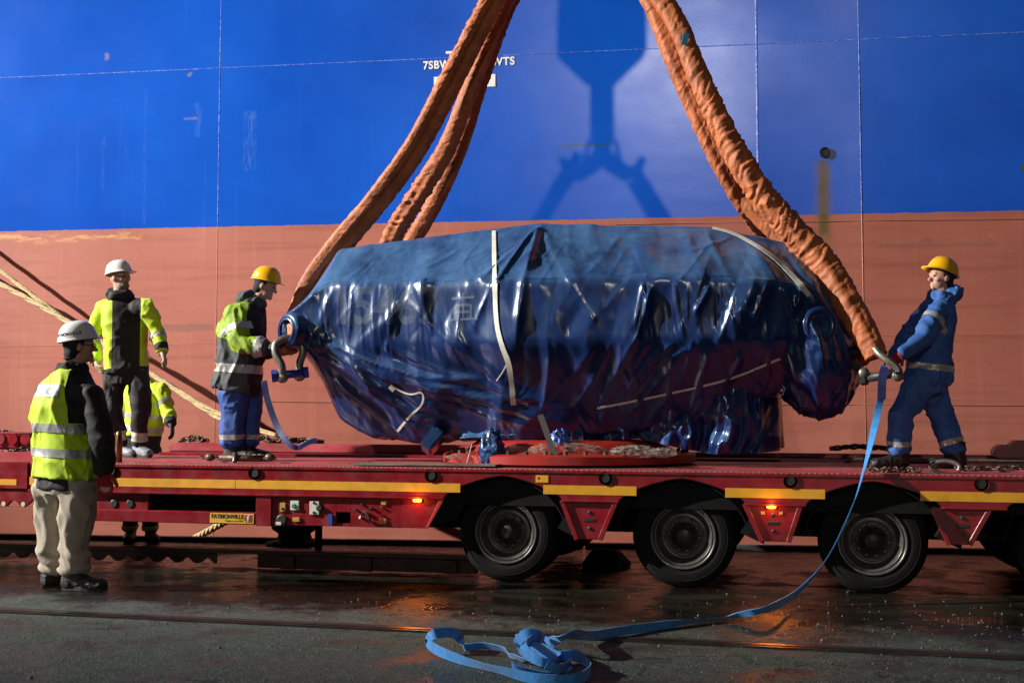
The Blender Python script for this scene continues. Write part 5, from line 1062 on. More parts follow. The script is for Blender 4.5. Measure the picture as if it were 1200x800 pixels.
def remesh(mb, vox, smooth=2):
    me = bpy.data.meshes.new('t'); me.from_pydata(mb.v, [], mb.f); bm = bmesh.new(); bm.from_mesh(me); bmesh.ops.recalc_face_normals(bm, faces=bm.faces); bm.to_mesh(me); bm.free()
    o = bpy.data.objects.new('t', me); col.objects.link(o); md = o.modifiers.new('r', 'REMESH'); md.mode = 'VOXEL'; md.voxel_size = vox
    dg = bpy.context.evaluated_depsgraph_get(); dg.update(); m2 = bpy.data.meshes.new_from_object(o.evaluated_get(dg)); bpy.data.objects.remove(o); bpy.data.meshes.remove(me)
    bm = bmesh.new(); bm.from_mesh(m2); bpy.data.meshes.remove(m2)
    for _ in range(smooth): bmesh.ops.smooth_vert(bm, verts=bm.verts, factor=0.5, use_axis_x=True, use_axis_y=True, use_axis_z=True)
    bm.normal_update(); return bm
def wrinkle(bm, amp, sc=(9, 9, 20), seed=0.0, fine=0.05):
    P = np.array([tuple(v.co) for v in bm.verts]); N = np.array([tuple(v.normal) for v in bm.verts]); q = P * np.array(sc) + seed; wv_ = np.stack([vnoise(P * 3.1 + seed), vnoise(P * 3.1 + seed + 50), vnoise(P * 3.1 + seed + 90)], 1); q = q + 1.1 * wv_; rw = 1 - np.abs(vnoise(q)); rw2 = 1 - np.abs(vnoise(q * 1.9 + 7)); tz = 0.5 * tri(P[:, 2] * 5.5 + 1.1 * P[:, 0] * 5 + 1.5 * wv_[:, 0] + seed) * np.clip(wv_[:, 1] * 2 + .4, 0, 1); h = amp * (tz + 1.2 * (rw ** 3 - 0.35) + 0.5 * (rw2 ** 3 - 0.35) + fine * vnoise(P * 30)); P2 = P + N * h[:, None]
    for v, c in zip(bm.verts, P2): v.co = c
    bm.normal_update()
def emit(bm, name, mats, parent):
    me = bpy.data.meshes.new(name); bm.to_mesh(me)
    for q in (mats if isinstance(mats, (list, tuple)) else [mats]): me.materials.append(M[q])
    me.polygons.foreach_set('use_smooth', [True] * len(me.polygons)); o = bpy.data.objects.new(name, me); col.objects.link(o); o.parent = parent
    return o
def cut(bm, co, no):
    bmesh.ops.bisect_plane(bm, geom=bm.verts[:] + bm.edges[:] + bm.faces[:], plane_co=co, plane_no=no, dist=1e-5)
def band(src, name, a, b, t0, t1, rad, mname, parent, off=0.004):
    """strip of tape round a limb: the piece of the garment between two planes across a->b"""
    bm = src.copy(); a, b = V3(a), V3(b); d = (b - a); L_ = d.length; d = d.normalized()
    for t, s in ((t0, -1), (t1, 1)):
        bmesh.ops.bisect_plane(bm, geom=bm.verts[:] + bm.edges[:] + bm.faces[:], plane_co=a + d * t * L_, plane_no=d * s, clear_outer=True, dist=1e-5)
    kill = []
    for f in bm.faces:
        c = f.calc_center_median(); r = (c - a) - d * (c - a).dot(d)
        if r.length > rad: kill.append(f)
    bmesh.ops.delete(bm, geom=kill, context='FACES'); bm.normal_update()
    for v in bm.verts: v.co += v.normal * off
    o = emit(bm, name, mname, parent); bm.free(); return o
def hand(mb, wrist, dirv, palm_n, s=1.0, curl=0.5, right=True, fat=1.0):
    d, nrm_, side = frame(V3(dirv), V3(palm_n)); w = V3(wrist); k = s
    loft(mb, [(w, d, side, .030 * k * fat, .022 * k * fat), (w + d * .04 * k, d, side, .040 * k * fat, .018 * k * fat), (w + d * .085 * k, d, side, .043 * k * fat, .016 * k * fat), (w + d * .098 * k, d, side, .038 * k * fat, .012 * k * fat)], 12)
    for i, (o, ln) in enumerate(((-.032, .068), (-.011, .078), (.011, .074), (.032, .058))):
        p = w + d * .088 * k + side * o * k * fat; dd = d.copy(); r = .0105 * k * fat
        for seg, q in ((.45, .5), (.32, 1.0), (.23, .9)):
            ang = curl * q * 1.15; dd = (dd * math.cos(ang) + nrm_ * math.sin(ang)).normalized(); e = p + dd * ln * seg * k; capsule(mb, p, e, r, r * .92, 8); p = e; r *= .92
    sg = -1 if right else 1
    p = w + d * .025 * k + side * sg * .030 * k * fat; dd = (d * .6 + side * sg * .65 + nrm_ * .35 * (0.4 + curl)).normalized()
    for ln in (.040, .034): e = p + dd * ln * k; capsule(mb, p, e, .0125 * k * fat, .0105 * k * fat, 8); p = e; dd = (dd * .8 + d * .45 + nrm_ * .3 * curl).normalized()
def person(px_ref, label, J, face, chest_dir, cfg):
    """J: joints as world vectors"""
    base = V3(((J['ank_l'].x + J['ank_r'].x) / 2, (J['ank_l'].y + J['ank_r'].y) / 2, min(J['ank_l'].z, J['ank_r'].z) - 0.09))
    root = empty('person', tuple(base)); tag(root, label, 'person', 'workers on and beside the trailer')
    j = {k: V3(v) - base for k, v in J.items()}; k = cfg.get('s', 1.0)
    f = V3(face).normalized(); cd = V3(chest_dir).normalized(); side = V3((cd.y, -cd.x, 0)).normalized()   # the person's right-hand side
    pel, che, nek, hd = j['pelvis'], j['chest'], j['neck'], j['head']
    up = (nek - pel).normalized()
    # ---- body: one continuous figure
    mb = MB()
    loft(mb, [(pel - up * .10 * k, up, side, .13 * k, .10 * k), (pel, up, side, .165 * k, .115 * k), (pel.lerp(che, .4), up, side, .145 * k, .105 * k), (che, up, side, .165 * k, .118 * k), (che.lerp(nek, .55), up, side, .15 * k, .10 * k), (nek, up, side, .07 * k, .065 * k)])
    ha, fu, fs = frame(V3((0, 0, 1)) * 1.0 + f * cfg.get('nod', 0.0) * 1.0, f)          # head axes: up, forward, side
    capsule(mb, nek - up * .03, hd - ha * .05 * k, .062 * k, .058 * k)
    hrot = cfg.get('helmet_tilt', 9); hc, hs_ = math.cos(R(hrot)), math.sin(R(hrot))
    hx = Matrix((fs, fu, ha)).transposed()
    def hp_(x, y, z): return hd + fs * x * k + fu * y * k + ha * z * k
    mb.ball(hd + ha * .02 * k, .076 * k, .096 * k, .105 * k, 20, 14, mx=hx); mb.ball(hp_(0, .028, -.055), .056 * k, .062 * k, .062 * k, 16, 10, mx=hx)
    capsule(mb, hp_(0, .088, .012), hp_(0, .110, -.022), .010 * k, .0155 * k, 8); mb.ball(hp_(0, .082, .028), .055 * k, .014 * k, .009 * k, 12, 8, mx=hx)
    mb.ball(hp_(0, .080, -.088), .026 * k, .020 * k, .020 * k, 10, 8, mx=hx); mb.ball(hp_(0, .086, -.056), .024 * k, .012 * k, .007 * k, 10, 8, mx=hx); mb.ball(hp_(0, .086, -.066), .022 * k, .011 * k, .006 * k, 10, 8, mx=hx)
    for s in (-1, 1): mb.ball(hp_(s * .076, -.005, -.005), .010 * k, .020 * k, .032 * k, 10, 8, mx=hx); mb.ball(hp_(s * .038, .062, -.018), .022 * k, .018 * k, .018 * k, 10, 8, mx=hx)
    for s in ('l', 'r'):
        capsule(mb, j['hip_' + s], j['knee_' + s], .085 * k, .058 * k); capsule(mb, j['knee_' + s], j['ank_' + s], .056 * k, .042 * k)
        capsule(mb, j['ank_' + s], j['ank_' + s] + (j['toe_' + s] - j['ank_' + s]) * .8, .042 * k, .030 * k)
        capsule(mb, j['sho_' + s], j['elb_' + s], .052 * k, .040 * k); capsule(mb, j['elb_' + s], j['wri_' + s], .040 * k, .028 * k)
        if ('hand_' + s) in j: hand(mb, j['wri_' + s], j['hand_' + s] - j['wri_' + s], cfg.get('palm_' + s, -side), k * (.9 if cfg.get('glove') else 1), cfg.get('curl', .6), s == 'r')
    bm = remesh(mb, .0075, 2); emit(bm, 'body', 'skin', root); bm.free()
    for s in (-1, 1):
        m_ = MB(); m_.ball(hp_(s * .031, .086, .010), .012 * k, .008 * k, .006 * k, 10, 8, mx=hx); m_.build('eye', 'eye', root, smooth=True)
    if cfg.get('beard'):
        m_ = MB(); m_.ball(hp_(0, .040, -.075), .060 * k, .060 * k, .045 * k, 18, 12, mx=hx); m_.ball(hp_(0, .088, -.044), .026 * k, .014 * k, .008 * k, 10, 8, mx=hx); b2 = remesh(m_, .007, 1); wrinkle(b2, .004, (40, 40, 40)); emit(b2, 'beard', 'beard', root); b2.free()
    # ---- trousers
    mt = cfg['trousers']; tw = cfg.get('leg_w', 1.0) * k; mb = MB()
    loft(mb, [(pel - up * .13 * k, up, side, .165 * k, .130 * k), (pel - up * .04 * k, up, side, .185 * k, .140 * k), (pel + up * .10 * k, up, side, .172 * k, .130 * k)])
    for s in ('l', 'r'):
        h_, kn, an = j['hip_' + s], j['knee_' + s], j['ank_' + s]; ax1 = h_ - kn; ax2 = kn - an; lo_ = an + V3((0, 0, .02 * k))
        loft(mb, [(lo_, ax2, side, .072 * tw, .078 * tw), (lo_.lerp(kn, .12), ax2, side, .078 * tw, .086 * tw), (lo_.lerp(kn, .45), ax2, side, .080 * tw, .088 * tw), (lo_.lerp(kn, .8), ax2, side, .082 * tw, .090 * tw), (kn, ax1 + ax2, side, .085 * tw, .092 * tw), (kn.lerp(h_, .4), ax1, side, .096 * tw, .105 * tw), (kn.lerp(h_, .8), ax1, side, .105 * tw, .120 * tw), (h_ + ax1.normalized() * .05, ax1, side, .095 * tw, .11 * tw)])
    tb = remesh(mb, .011, 2); wrinkle(tb, .016 * k, (8, 8, 5), cfg.get('seed', 0) + 3.0)
    for v in tb.verts:                                                       # stack folds above the boots
        for s in ('l', 'r'):
            q = v.co - j['ank_' + s]
            if q.length < .26: v.co += v.normal * .010 * math.sin(q.z * 75 + 3 * math.sin(q.x * 20)) * (1 - q.length / .26)
    emit(tb, 'trousers', mt, root)
    for (s, t0, t1, mn) in cfg.get('leg_bands', []):
        band(tb, 'leg_band', j['knee_' + s], j['ank_' + s], t0, t1, .16, mn, root)
    tb.free()
    # ---- jacket
    jw = cfg.get('jacket_w', 1.0) * k; hem = cfg.get('hem', .16) * k; mb = MB(); bulk = cfg.get('bulk', 1.0)
    loft(mb, [(pel - up * hem, up, side, .205 * jw, .165 * jw * bulk), (pel - up * (hem - .05), up, side, .205 * jw, .165 * jw * bulk), (pel + up * .08 * k, up, side, .195 * jw, .155 * jw * bulk), (pel.lerp(che, .6), up, side, .195 * jw, .155 * jw * bulk), (che, up, side, .208 * jw, .158 * jw * bulk), (che.lerp(nek, .45), up, side, .200 * jw, .135 * jw), (che.lerp(nek, .78), up, side, .150 * jw, .110 * jw), (nek - up * .005, up, side, .090 * jw, .088 * jw), (nek + up * cfg.get('collar', .02) * k, up, side, .082 * jw, .085 * jw)], 24)
    aw = cfg.get('arm_w', 1.0) * k
    for s in ('l', 'r'):
        sh_, el, wr = j['sho_' + s], j['elb_' + s], j['wri_' + s]; a1, a2 = el - sh_, wr - el
        mb.ball(sh_, .085 * aw); inn = sh_.lerp(che.lerp(nek, .5), .35); capsule(mb, inn, sh_, .095 * aw, .085 * aw)
        loft(mb, [(sh_ - a1.normalized() * .02, a1, side, .082 * aw, .088 * aw), (sh_.lerp(el, .35), a1, side, .080 * aw, .084 * aw), (sh_.lerp(el, .8), a1, side, .073 * aw, .078 * aw), (el, a1.normalized() + a2.normalized(), side, .073 * aw, .077 * aw), (el.lerp(wr, .35), a2, side, .070 * aw, .073 * aw), (el.lerp(wr, .85), a2, side, .060 * aw, .062 * aw), (wr + a2.normalized() * .01, a2, side, .054 * aw, .055 * aw)])
    jb = remesh(mb, .011, 2); wrinkle(jb, cfg.get('jwr', .014) * k, (7, 7, 6), cfg.get('seed', 0) + 40.0)
    mats = cfg['jacket']
    if callable(cfg.get('jmat')):
        for co, no in cfg['jcuts'](j, up, side, cd, k): cut(jb, co, no)
        for f_ in jb.faces: f_.material_index = cfg['jmat'](f_.calc_center_median(), j, up, side, cd, k)
    emit(jb, 'jacket', mats, root)
    for (a, b, t0, t1, rad, mn) in cfg.get('bands', []): band(jb, 'reflective_band', j[a], j[b], t0, t1, rad * k, mn, root)
    # ---- vest over the jacket
    if cfg.get('vest'):
        mb = MB(); loft(mb, [(pel - up * .02 * k, up, side, .236 * jw, .198 * jw), (pel + up * .08 * k, up, side, .228 * jw, .188 * jw), (pel.lerp(che, .6), up, side, .226 * jw, .186 * jw), (che, up, side, .230 * jw, .188 * jw), (che.lerp(nek, .5), up, side, .205 * jw, .165 * jw), (che.lerp(nek, .85), up, side, .135 * jw, .122 * jw), (nek - up * .01, up, side, .105 * jw, .100 * jw)], 28)
        for s in ('l', 'r'): capsule(mb, j['sho_' + s].lerp(che.lerp(nek, .55), .55), che.lerp(nek, .6), .092 * k, .10 * k)
        vb = remesh(mb, .011, 2); wrinkle(vb, .013 * k, (9, 9, 4), 77.0)
        for s, sg in (('r', 1),):                                             # arm hole on the near side
            bmesh.ops.bisect_plane(vb, geom=vb.verts[:] + vb.edges[:] + vb.faces[:], plane_co=che + side * sg * .186 * k + up * .0, plane_no=(side * sg + up * .16).normalized(), dist=1e-5)
            kill = [f_ for f_ in vb.faces if (f_.calc_center_median() - (che + side * sg * .186 * k)).dot((side * sg + up * .16).normalized()) > 0 and (f_.calc_center_median() - che).dot(up) > -.10 * k]
            bmesh.ops.delete(vb, geom=kill, context='FACES')
        emit(vb, 'vest', 'hiviz', root)
        for t0, t1 in cfg['vest_bands']: band(vb, 'reflective_band', pel, nek, t0, t1, .4, 'reflective', root, .005)
        # block lettering patch across the back (illegible in the picture: bars of grey)
        pb_ = vb.copy(); c0 = che + up * .12 * k - cd * .16 * k
        for co, no in ((c0 + up * .045 * k, up), (c0 - up * .045 * k, -up), (c0 + side * .135 * k, side), (c0 - side * .135 * k, -side), (c0 + cd * .12, cd)):
            bmesh.ops.bisect_plane(pb_, geom=pb_.verts[:] + pb_.edges[:] + pb_.faces[:], plane_co=co, plane_no=no, clear_outer=True, dist=1e-5)
        pb_.normal_update()
        for v in pb_.verts: v.co += v.normal * .004
        for q in range(9): cut(pb_, c0 + side * (-.12 + .03 * q) * k, (side + up * .25).normalized()); cut(pb_, c0 + side * (-.112 + .03 * q) * k, (side + up * .25).normalized())
        emit(pb_, 'back_print', 'vestprint', root); pb_.free(); vb.free()
    # ---- hood or scarf
    if cfg.get('hood'):
        mb = MB(); hb = nek - cd * .075 * k + up * .02 * k; mb.ball(hb, .13 * k, .085 * k, .075 * k, 20, 12, mx=Matrix((side, cd, up)).transposed()); loft(mb, [(nek - up * .05 * k, up, side, .125 * k, .115 * k), (nek + up * .005 * k, up, side, .112 * k, .110 * k), (nek + up * .03 * k, up, side, .098 * k, .100 * k)])
        b2 = remesh(mb, .009, 2); wrinkle(b2, .012 * k, (12, 12, 16), 5); emit(b2, 'hood', cfg['hood'], root); b2.free()
    if cfg.get('scarf'):
        mb = MB(); loft(mb, [(nek - up * .03 * k, up, side, .105 * k, .102 * k), (nek + up * .03 * k, ha, side, .092 * k, .098 * k), (nek + up * .075 * k + fu * .012, ha, fs, .085 * k, .095 * k)]); b2 = remesh(mb, .008, 2); wrinkle(b2, .010 * k, (10, 10, 26), 9); emit(b2, 'neck_warmer', cfg['scarf'], root); b2.free()
    if cfg.get('cap'):                                                        # knitted liner under the helmet
        mb = MB(); mb.ball(hp_(0, -.018, .022), .084 * k, .094 * k, .100 * k, 20, 14, mx=hx); mb.ball(hp_(0, -.045, -.045), .068 * k, .058 * k, .065 * k, 16, 10, mx=hx); b2 = remesh(mb, .008, 1); emit(b2, 'liner', cfg['cap'], root); b2.free()
    # ---- boots
    for s in ('l', 'r'):
        an, toe = j['ank_' + s], j['toe_' + s]; fd = (toe - an); fd.z = 0; fd = fd.normalized(); sd_ = V3((fd.y, -fd.x, 0)); k0 = k; k = k * 1.12; g0 = V3((an.x, an.y, an.z - .090)); U_ = V3((0, 0, 1)); mb = MB()
        loft(mb, [(g0 + fd * -.065 * k + U_ * .05 * k, fd, sd_, .034 * k, .040 * k), (g0 + fd * -.03 * k + U_ * .052 * k, fd, sd_, .042 * k, .050 * k), (g0 + fd * .06 * k + U_ * .050 * k, fd, sd_, .045 * k, .048 * k), (g0 + fd * .13 * k + U_ * .040 * k, fd, sd_, .050 * k, .038 * k), (g0 + fd * .19 * k + U_ * .036 * k, fd, sd_, .044 * k, .033 * k), (g0 + fd * .215 * k + U_ * .032 * k, fd, sd_, .028 * k, .024 * k)], 18)
        loft(mb, [(g0 + U_ * .03 * k - fd * .012, U_, fd, .060 * k, .045 * k), (g0 + U_ * .10 * k - fd * .008, U_, fd, .058 * k, .048 * k), (g0 + U_ * .19 * k - fd * .008, U_, fd, .060 * k, .052 * k)], 18)
        b2 = remesh(mb, .008, 2); wrinkle(b2, .005, (20, 20, 30), 2); bo_ = emit(b2, 'boot', cfg.get('boot', 'leather'), root); b2.free()
        mb = MB(); pts = []
        for q in range(24):
            a = 2 * math.pi * q / 24; x_ = .075 + .15 * math.cos(a); w_ = (.046 if math.cos(a) > 0 else .040) * math.sin(a); pts.append(g0 + fd * x_ * k + sd_ * w_ * k)
        mb.add([tuple(p_ + U_ * .0) for p_ in pts] + [tuple(p_ + U_ * .028 * k) for p_ in pts], [tuple(range(24)), tuple(range(47, 23, -1))] + [(q, (q + 1) % 24, 24 + (q + 1) % 24, 24 + q) for q in range(24)]); mb.build('sole', 'sole', bo_)
        mb = MB()
        for q in range(4): c_ = g0 + fd * (.055 + .028 * q) * k + U_ * (.100 - .014 * q) * k; mb.tube([tuple(c_ - sd_ * .03 * k), tuple(c_ + U_ * .006), tuple(c_ + sd_ * .03 * k)], .004, 5)
        mb.build('laces', 'sole', bo_); k = k0
    # ---- gloves
    for s in ('l', 'r'):
        if ('hand_' + s) in j and cfg.get('glove'):
            mb = MB(); d = (j['hand_' + s] - j['wri_' + s]); hand(mb, j['wri_' + s], d, cfg.get('palm_' + s, -side), k * 1.06, cfg.get('curl', .6), s == 'r', 1.22); dn = d.normalized(); loft(mb, [(j['wri_' + s] - dn * .05 * k, dn, side, .046 * k, .044 * k), (j['wri_' + s] + dn * .03 * k, dn, side, .044 * k, .034 * k)], 14)
            b2 = remesh(mb, .0065, 1); emit(b2, 'glove', cfg['glove'], root); b2.free()
    # ---- helmet
    def hh_(x, y, z): return hp_(x * 1.04, (y * hc - (z - .04) * hs_) * 1.04 - .006, .048 + (y * hs_ + (z - .04) * hc) * 1.04)
    hm_ = cfg['helmet']; mb = MB(); v = []; f2 = []; NU_, NV_ = 40, 12; top = .125
    for q in range(NV_ + 1):
        t = q / NV_ * math.pi / 2
        for w_ in range(NU_):
            a = 2 * math.pi * w_ / NU_; sx_, sy_ = math.cos(a), math.sin(a); rib = .0035 * (1 if abs(sx_) < .22 else 0) * math.cos(t * .8)
            flare = 1 + .05 * max(0, (t - 1.3) / .27)
            v.append(hh_(sx_ * .104 * math.sin(t) ** .8 * flare, -.004 + sy_ * .125 * math.sin(t) ** .8 * flare, .040 + (top + rib) * math.cos(t) ** .9))
    f2 = [(q * NU_ + w_, q * NU_ + (w_ + 1) % NU_, (q + 1) * NU_ + (w_ + 1) % NU_, (q + 1) * NU_ + w_) for q in range(NV_) for w_ in range(NU_)]
    n0 = len(v)                                                                # brim: short all round, long in front
    for w_ in range(NU_):
        a = 2 * math.pi * w_ / NU_; sx_, sy_ = math.cos(a), math.sin(a); pk_ = max(0, sy_) ** 1.5; ex = .010 + .040 * pk_; v.append(hh_(sx_ * (.1095 + ex * .45), -.004 + sy_ * (.131 + ex), .037 - .010 * pk_))
    for w_ in range(NU_):
        a = 2 * math.pi * w_ / NU_; sx_, sy_ = math.cos(a), math.sin(a); v.append(hh_(sx_ * .100, -.004 + sy_ * .121, .032))
    for w_ in range(NU_):
        w2 = (w_ + 1) % NU_; f2 += [(NV_ * NU_ + w_, NV_ * NU_ + w2, n0 + w2, n0 + w_), (n0 + w_, n0 + w2, n0 + NU_ + w2, n0 + NU_ + w_)]
    he = empty('helmet', (0, 0, 0)); he.parent = root
    o = link('shell', [tuple(x_) for x_ in v], f2, hm_, he, smooth=True)
    if cfg.get('badge'):
        bdir = V3(cfg['badge'])
        t = text_mesh(cfg.get('badge_text', 'MAKVAULT'), .030 * k, 'helmet_print', 'ink', he, .001, bold=.001, align='CENTER')
        bmh = bmesh.new(); bmh.from_mesh(t.data)
        for vv in bmh.verts:
            a0 = math.atan2(bdir.dot(fu), bdir.dot(fs)); a = a0 - vv.co.x / (.115 * k); z_ = .070 + vv.co.y / k; tt = math.acos(min(1, max(0, (z_ - .040) / top)) ** (1 / .9)); rr = math.sin(tt) ** .8 + .012
            vv.co = hh_(math.cos(a) * .104 * rr, -.004 + math.sin(a) * .125 * rr, z_)
        bmh.to_mesh(t.data); bmh.free()
    if cfg.get('glasses'):
        mb = MB()
        for s in (-1, 1): mb.tube([tuple(hp_(s * .012 + s * .022 * (1 + math.cos(a)), .108 - .012 * (1 + math.cos(a)), .006 + .016 * math.sin(a))) for a in np.linspace(0, 2 * math.pi, 14)], .0022, 5); mb.tube([tuple(hp_(s * .056, .085, .010)), tuple(hp_(s * .082, .0, .012))], .0025, 5)
        mb.build('glasses', 'eye', root, smooth=True)
    jb.free(); return root
M['vestprint'] = mat('vest_print', (0.30, 0.34, 0.32), 0.5, var=0.5, vscale=24, stretch=(1, 1, .3))
def W(px, py, Y): return V3(at_Y(px, py, Y))
RGT = V3((math.cos(YAW), math.sin(YAW), 0)); AWAY = V3((-math.sin(YAW), math.cos(YAW), 0))

# --- man in the yellow vest, on the quay at the left, back half turned
g_ = at_ground(78, 690); Y1 = g_.y; zg = ground_z(Y1)
def Q(px, py, dy=0.0): return W(px, py, Y1 + dy)
J1 = dict(pelvis=Q(77, 556), chest=Q(74, 478), neck=Q(85, 432), head=Q(93, 406, .02), sho_l=Q(57, 462, .12), sho_r=Q(106, 463, -.04), elb_l=Q(56, 508, .30), elb_r=Q(120, 513, -.08), wri_l=Q(86, 528, .42), wri_r=Q(123, 553, -.02), hand_r=Q(124, 568, .02),
          hip_l=Q(64, 560, .03), hip_r=Q(92, 560, -.02), knee_l=Q(60, 618, .05), knee_r=Q(90, 618, -.04), ank_l=Q(62, 675, .08), ank_r=Q(86, 677, -.06), toe_l=Q(76, 683, .16), toe_r=Q(116, 683, -.05))
for q in ('ank_l', 'ank_r'): J1[q].z = ground_z(J1[q].y) + .095
for q in ('toe_l', 'toe_r'): J1[q].z = ground_z(J1[q].y) + .04
d1 = (RGT * .52 + AWAY * .85)
person(80, 'man in white helmet, yellow vest and beige trousers standing on the quay at left', J1, RGT * .92 + AWAY * .38, d1, dict(s=1.08, seed=1, trousers='beige', leg_w=1.12, jacket=['blackcloth'], jacket_w=1.0, jwr=.009, hem=.10, vest=True, vest_bands=((.17, .25), (.40, .48)), scarf='knit', cap='knit', boot='leather', glove='glovered', palm_r=-AWAY, curl=.45, helmet='helmetw', badge=tuple(-AWAY * .75 + -RGT * .2), badge_text='FAYMONVILLE', glasses=True, arm_w=1.06))

# --- bearded man in open high-visibility jacket on the deck
Y2 = 1.25
def Q(px, py, dy=0.0): return W(px, py, Y2 + dy)
J2 = dict(pelvis=Q(148, 434), chest=Q(147, 382), neck=Q(141, 346), head=Q(140, 326), sho_l=Q(171, 360), sho_r=Q(122, 360, .02), elb_l=Q(185, 388, .05), elb_r=Q(108, 394, .10), wri_l=Q(190, 412, -.02), hand_l=Q(194, 424, -.06), wri_r=Q(112, 424, .0), hand_r=Q(116, 432, -.05),
          hip_l=Q(163, 440), hip_r=Q(135, 440), knee_l=Q(165, 482, -.03), knee_r=Q(132, 481, -.02), ank_l=Q(163, 519, .02), ank_r=Q(141, 518, .06), toe_l=Q(172, 526, -.08), toe_r=Q(150, 526, .0))
dz_ = DECK + .004
for q in ('ank_l', 'ank_r'): J2[q].z = dz_ - TILT * J2[q].x + .095
for q in ('toe_l', 'toe_r'): J2[q].z = dz_ - TILT * J2[q].x + .04
c2d = (RGT * .35 - AWAY * .93)
def jc2(j, up, side, cd, k): return [(j['chest'] + side * s * .128 * k, side * s) for s in (-1, 1)] + [(j['pelvis'] + up * .02, up)]
def jm2(c, j, up, side, cd, k):
    q = c - j['chest']
    onarm = min(min((c - j[a].lerp(j[b], t)).length for t in (0, .25, .5, .75, 1)) for a, b in (('sho_l', 'elb_l'), ('sho_r', 'elb_r'), ('elb_l', 'wri_l'), ('elb_r', 'wri_r'))) < .092
    if q.dot(cd) > 0 and abs(q.dot(side)) < .128 * k: return 1
    if (c - j['pelvis']).dot(up) < .02 and not onarm: return 1
    return 0
M['legtape'] = mat('leg_tape', (0.36, 0.40, 0.30), 0.5, var=0.2, vscale=20)
person(150, 'bearded man in white helmet with open yellow jacket over black, standing on the deck', J2, RGT * .93 - AWAY * .36, c2d, dict(s=1.0, seed=2, beard=True, glasses=True, trousers='blackcloth', leg_w=.98, leg_bands=(('l', .55, .80, 'legtape'), ('r', .55, .80, 'legtape')), jacket=['hiviz', 'blackcloth'], jcuts=jc2, jmat=jm2, hem=.03, bands=(('elb_l', 'wri_l', .20, .38, .13, 'reflective'), ('elb_l', 'wri_l', .70, .97, .12, 'navy'), ('elb_r', 'wri_r', .20, .38, .13, 'reflective')), hood='blackcloth', boot='shoegrey', glove='glovetan', palm_l=-RGT, palm_r=RGT, curl=.35, helmet='helmetw', bulk=.95))

# --- yellow-helmeted man bending to the left lifting eye
Y3 = .85
def Q(px, py, dy=0.0): return W(px, py, Y3 + dy)
J3 = dict(pelvis=Q(280, 438), chest=Q(284, 384), neck=Q(298, 352), head=Q(311, 335), sho_r=Q(274, 368, -.14), sho_l=Q(292, 366, .16), elb_r=Q(281, 402, -.20), elb_l=Q(300, 405, .14), wri_r=Q(313, 408, -.20), hand_r=Q(326, 399, -.20), wri_l=Q(316, 412, .02), hand_l=Q(328, 410, -.04),
          hip_r=Q(276, 445, -.08), hip_l=Q(290, 445, .09), knee_r=Q(272, 490, -.09), knee_l=Q(292, 490, .10), ank_r=Q(272, 530, -.08), ank_l=Q(290, 528, .10), toe_r=Q(290, 538, -.10), toe_l=Q(308, 535, .08))
for q in ('ank_l', 'ank_r'): J3[q].z = dz_ - TILT * J3[q].x + .095
for q in ('toe_l', 'toe_r'): J3[q].z = dz_ - TILT * J3[q].x + .04
def jc3(j, up, side, cd, k): return [(j['chest'] - up * .12, up), (j['wri_r'].lerp(j['elb_r'], .35), j['elb_r'] - j['wri_r']), (j['chest'] + cd * .125, cd)]
def jm3(c, j, up, side, cd, k):
    a = min((c - j['elb_r'].lerp(j['wri_r'], t)).length for t in (.2, .5, .8, 1)) < .10
    if a: return 1 if (c - j['wri_r'].lerp(j['elb_r'], .35)).dot(j['wri_r'] - j['elb_r']) > 0 else 0
    q = c - j['chest']
    ua = min((c - j['sho_r'].lerp(j['elb_r'], t)).length for t in (0, .3, .6, .9)) < .11
    if ua: return 0
    if q.dot(cd) > .125: return 2
    return 1 if q.dot(up) < -.12 else 0
person(280, 'man in yellow helmet and green-grey jacket bending to the left lifting eye', J3, RGT * .93 - AWAY * .12 + V3((0, 0, -.38)), RGT * .97 - AWAY * .20, dict(s=1.0, seed=3, nod=.35, trousers='royal', leg_w=1.12, leg_bands=(('l', .50, .66, 'reflective'), ('r', .50, .66, 'reflective')), jacket=['hivizgreen', 'grey', 'blackcloth'], jcuts=jc3, jmat=jm3, jacket_w=1.05, hem=.15, bulk=1.2, arm_w=1.12, jwr=.019, bands=(('pelvis', 'chest', .02, .20, .30, 'reflective'), ('elb_r', 'wri_r', .62, .92, .13, 'reflective'), ('sho_r', 'elb_r', .42, .62, .14, 'reflective')), hood='grey', cap='knit', boot='leather', glove='glovedark', palm_r=V3((0, .3, -1)), palm_l=V3((0, .3, -1)), curl=.6, helmet='helmety'))

# --- man in blue pulling the right shackle
Y4 = 1.05
def Q(px, py, dy=0.0): return W(px, py, Y4 + dy)
J4 = dict(pelvis=Q(1087, 440), chest=Q(1093, 384), neck=Q(1104, 347), head=Q(1103, 326), sho_l=Q(1099, 366, -.17), sho_r=Q(1090, 366, .15), elb_l=Q(1080, 398, -.32), elb_r=Q(1062, 396, -.02), wri_l=Q(1054, 416, -.45), hand_l=Q(1041, 425, -.52), wri_r=Q(1050, 420, -.30), hand_r=Q(1042, 428, -.42),
          hip_l=Q(1082, 447, -.08), hip_r=Q(1090, 447, .08), knee_l=Q(1056, 486, -.12), knee_r=Q(1102, 484, .08), ank_l=Q(1054, 531, -.08), ank_r=Q(1121, 531, .02), toe_l=Q(1032, 538, -.13), toe_r=Q(1101, 541, -.06))
for q in ('ank_l', 'ank_r'): J4[q].z = dz_ - TILT * J4[q].x + .095
for q in ('toe_l', 'toe_r'): J4[q].z = dz_ - TILT * J4[q].x + .04
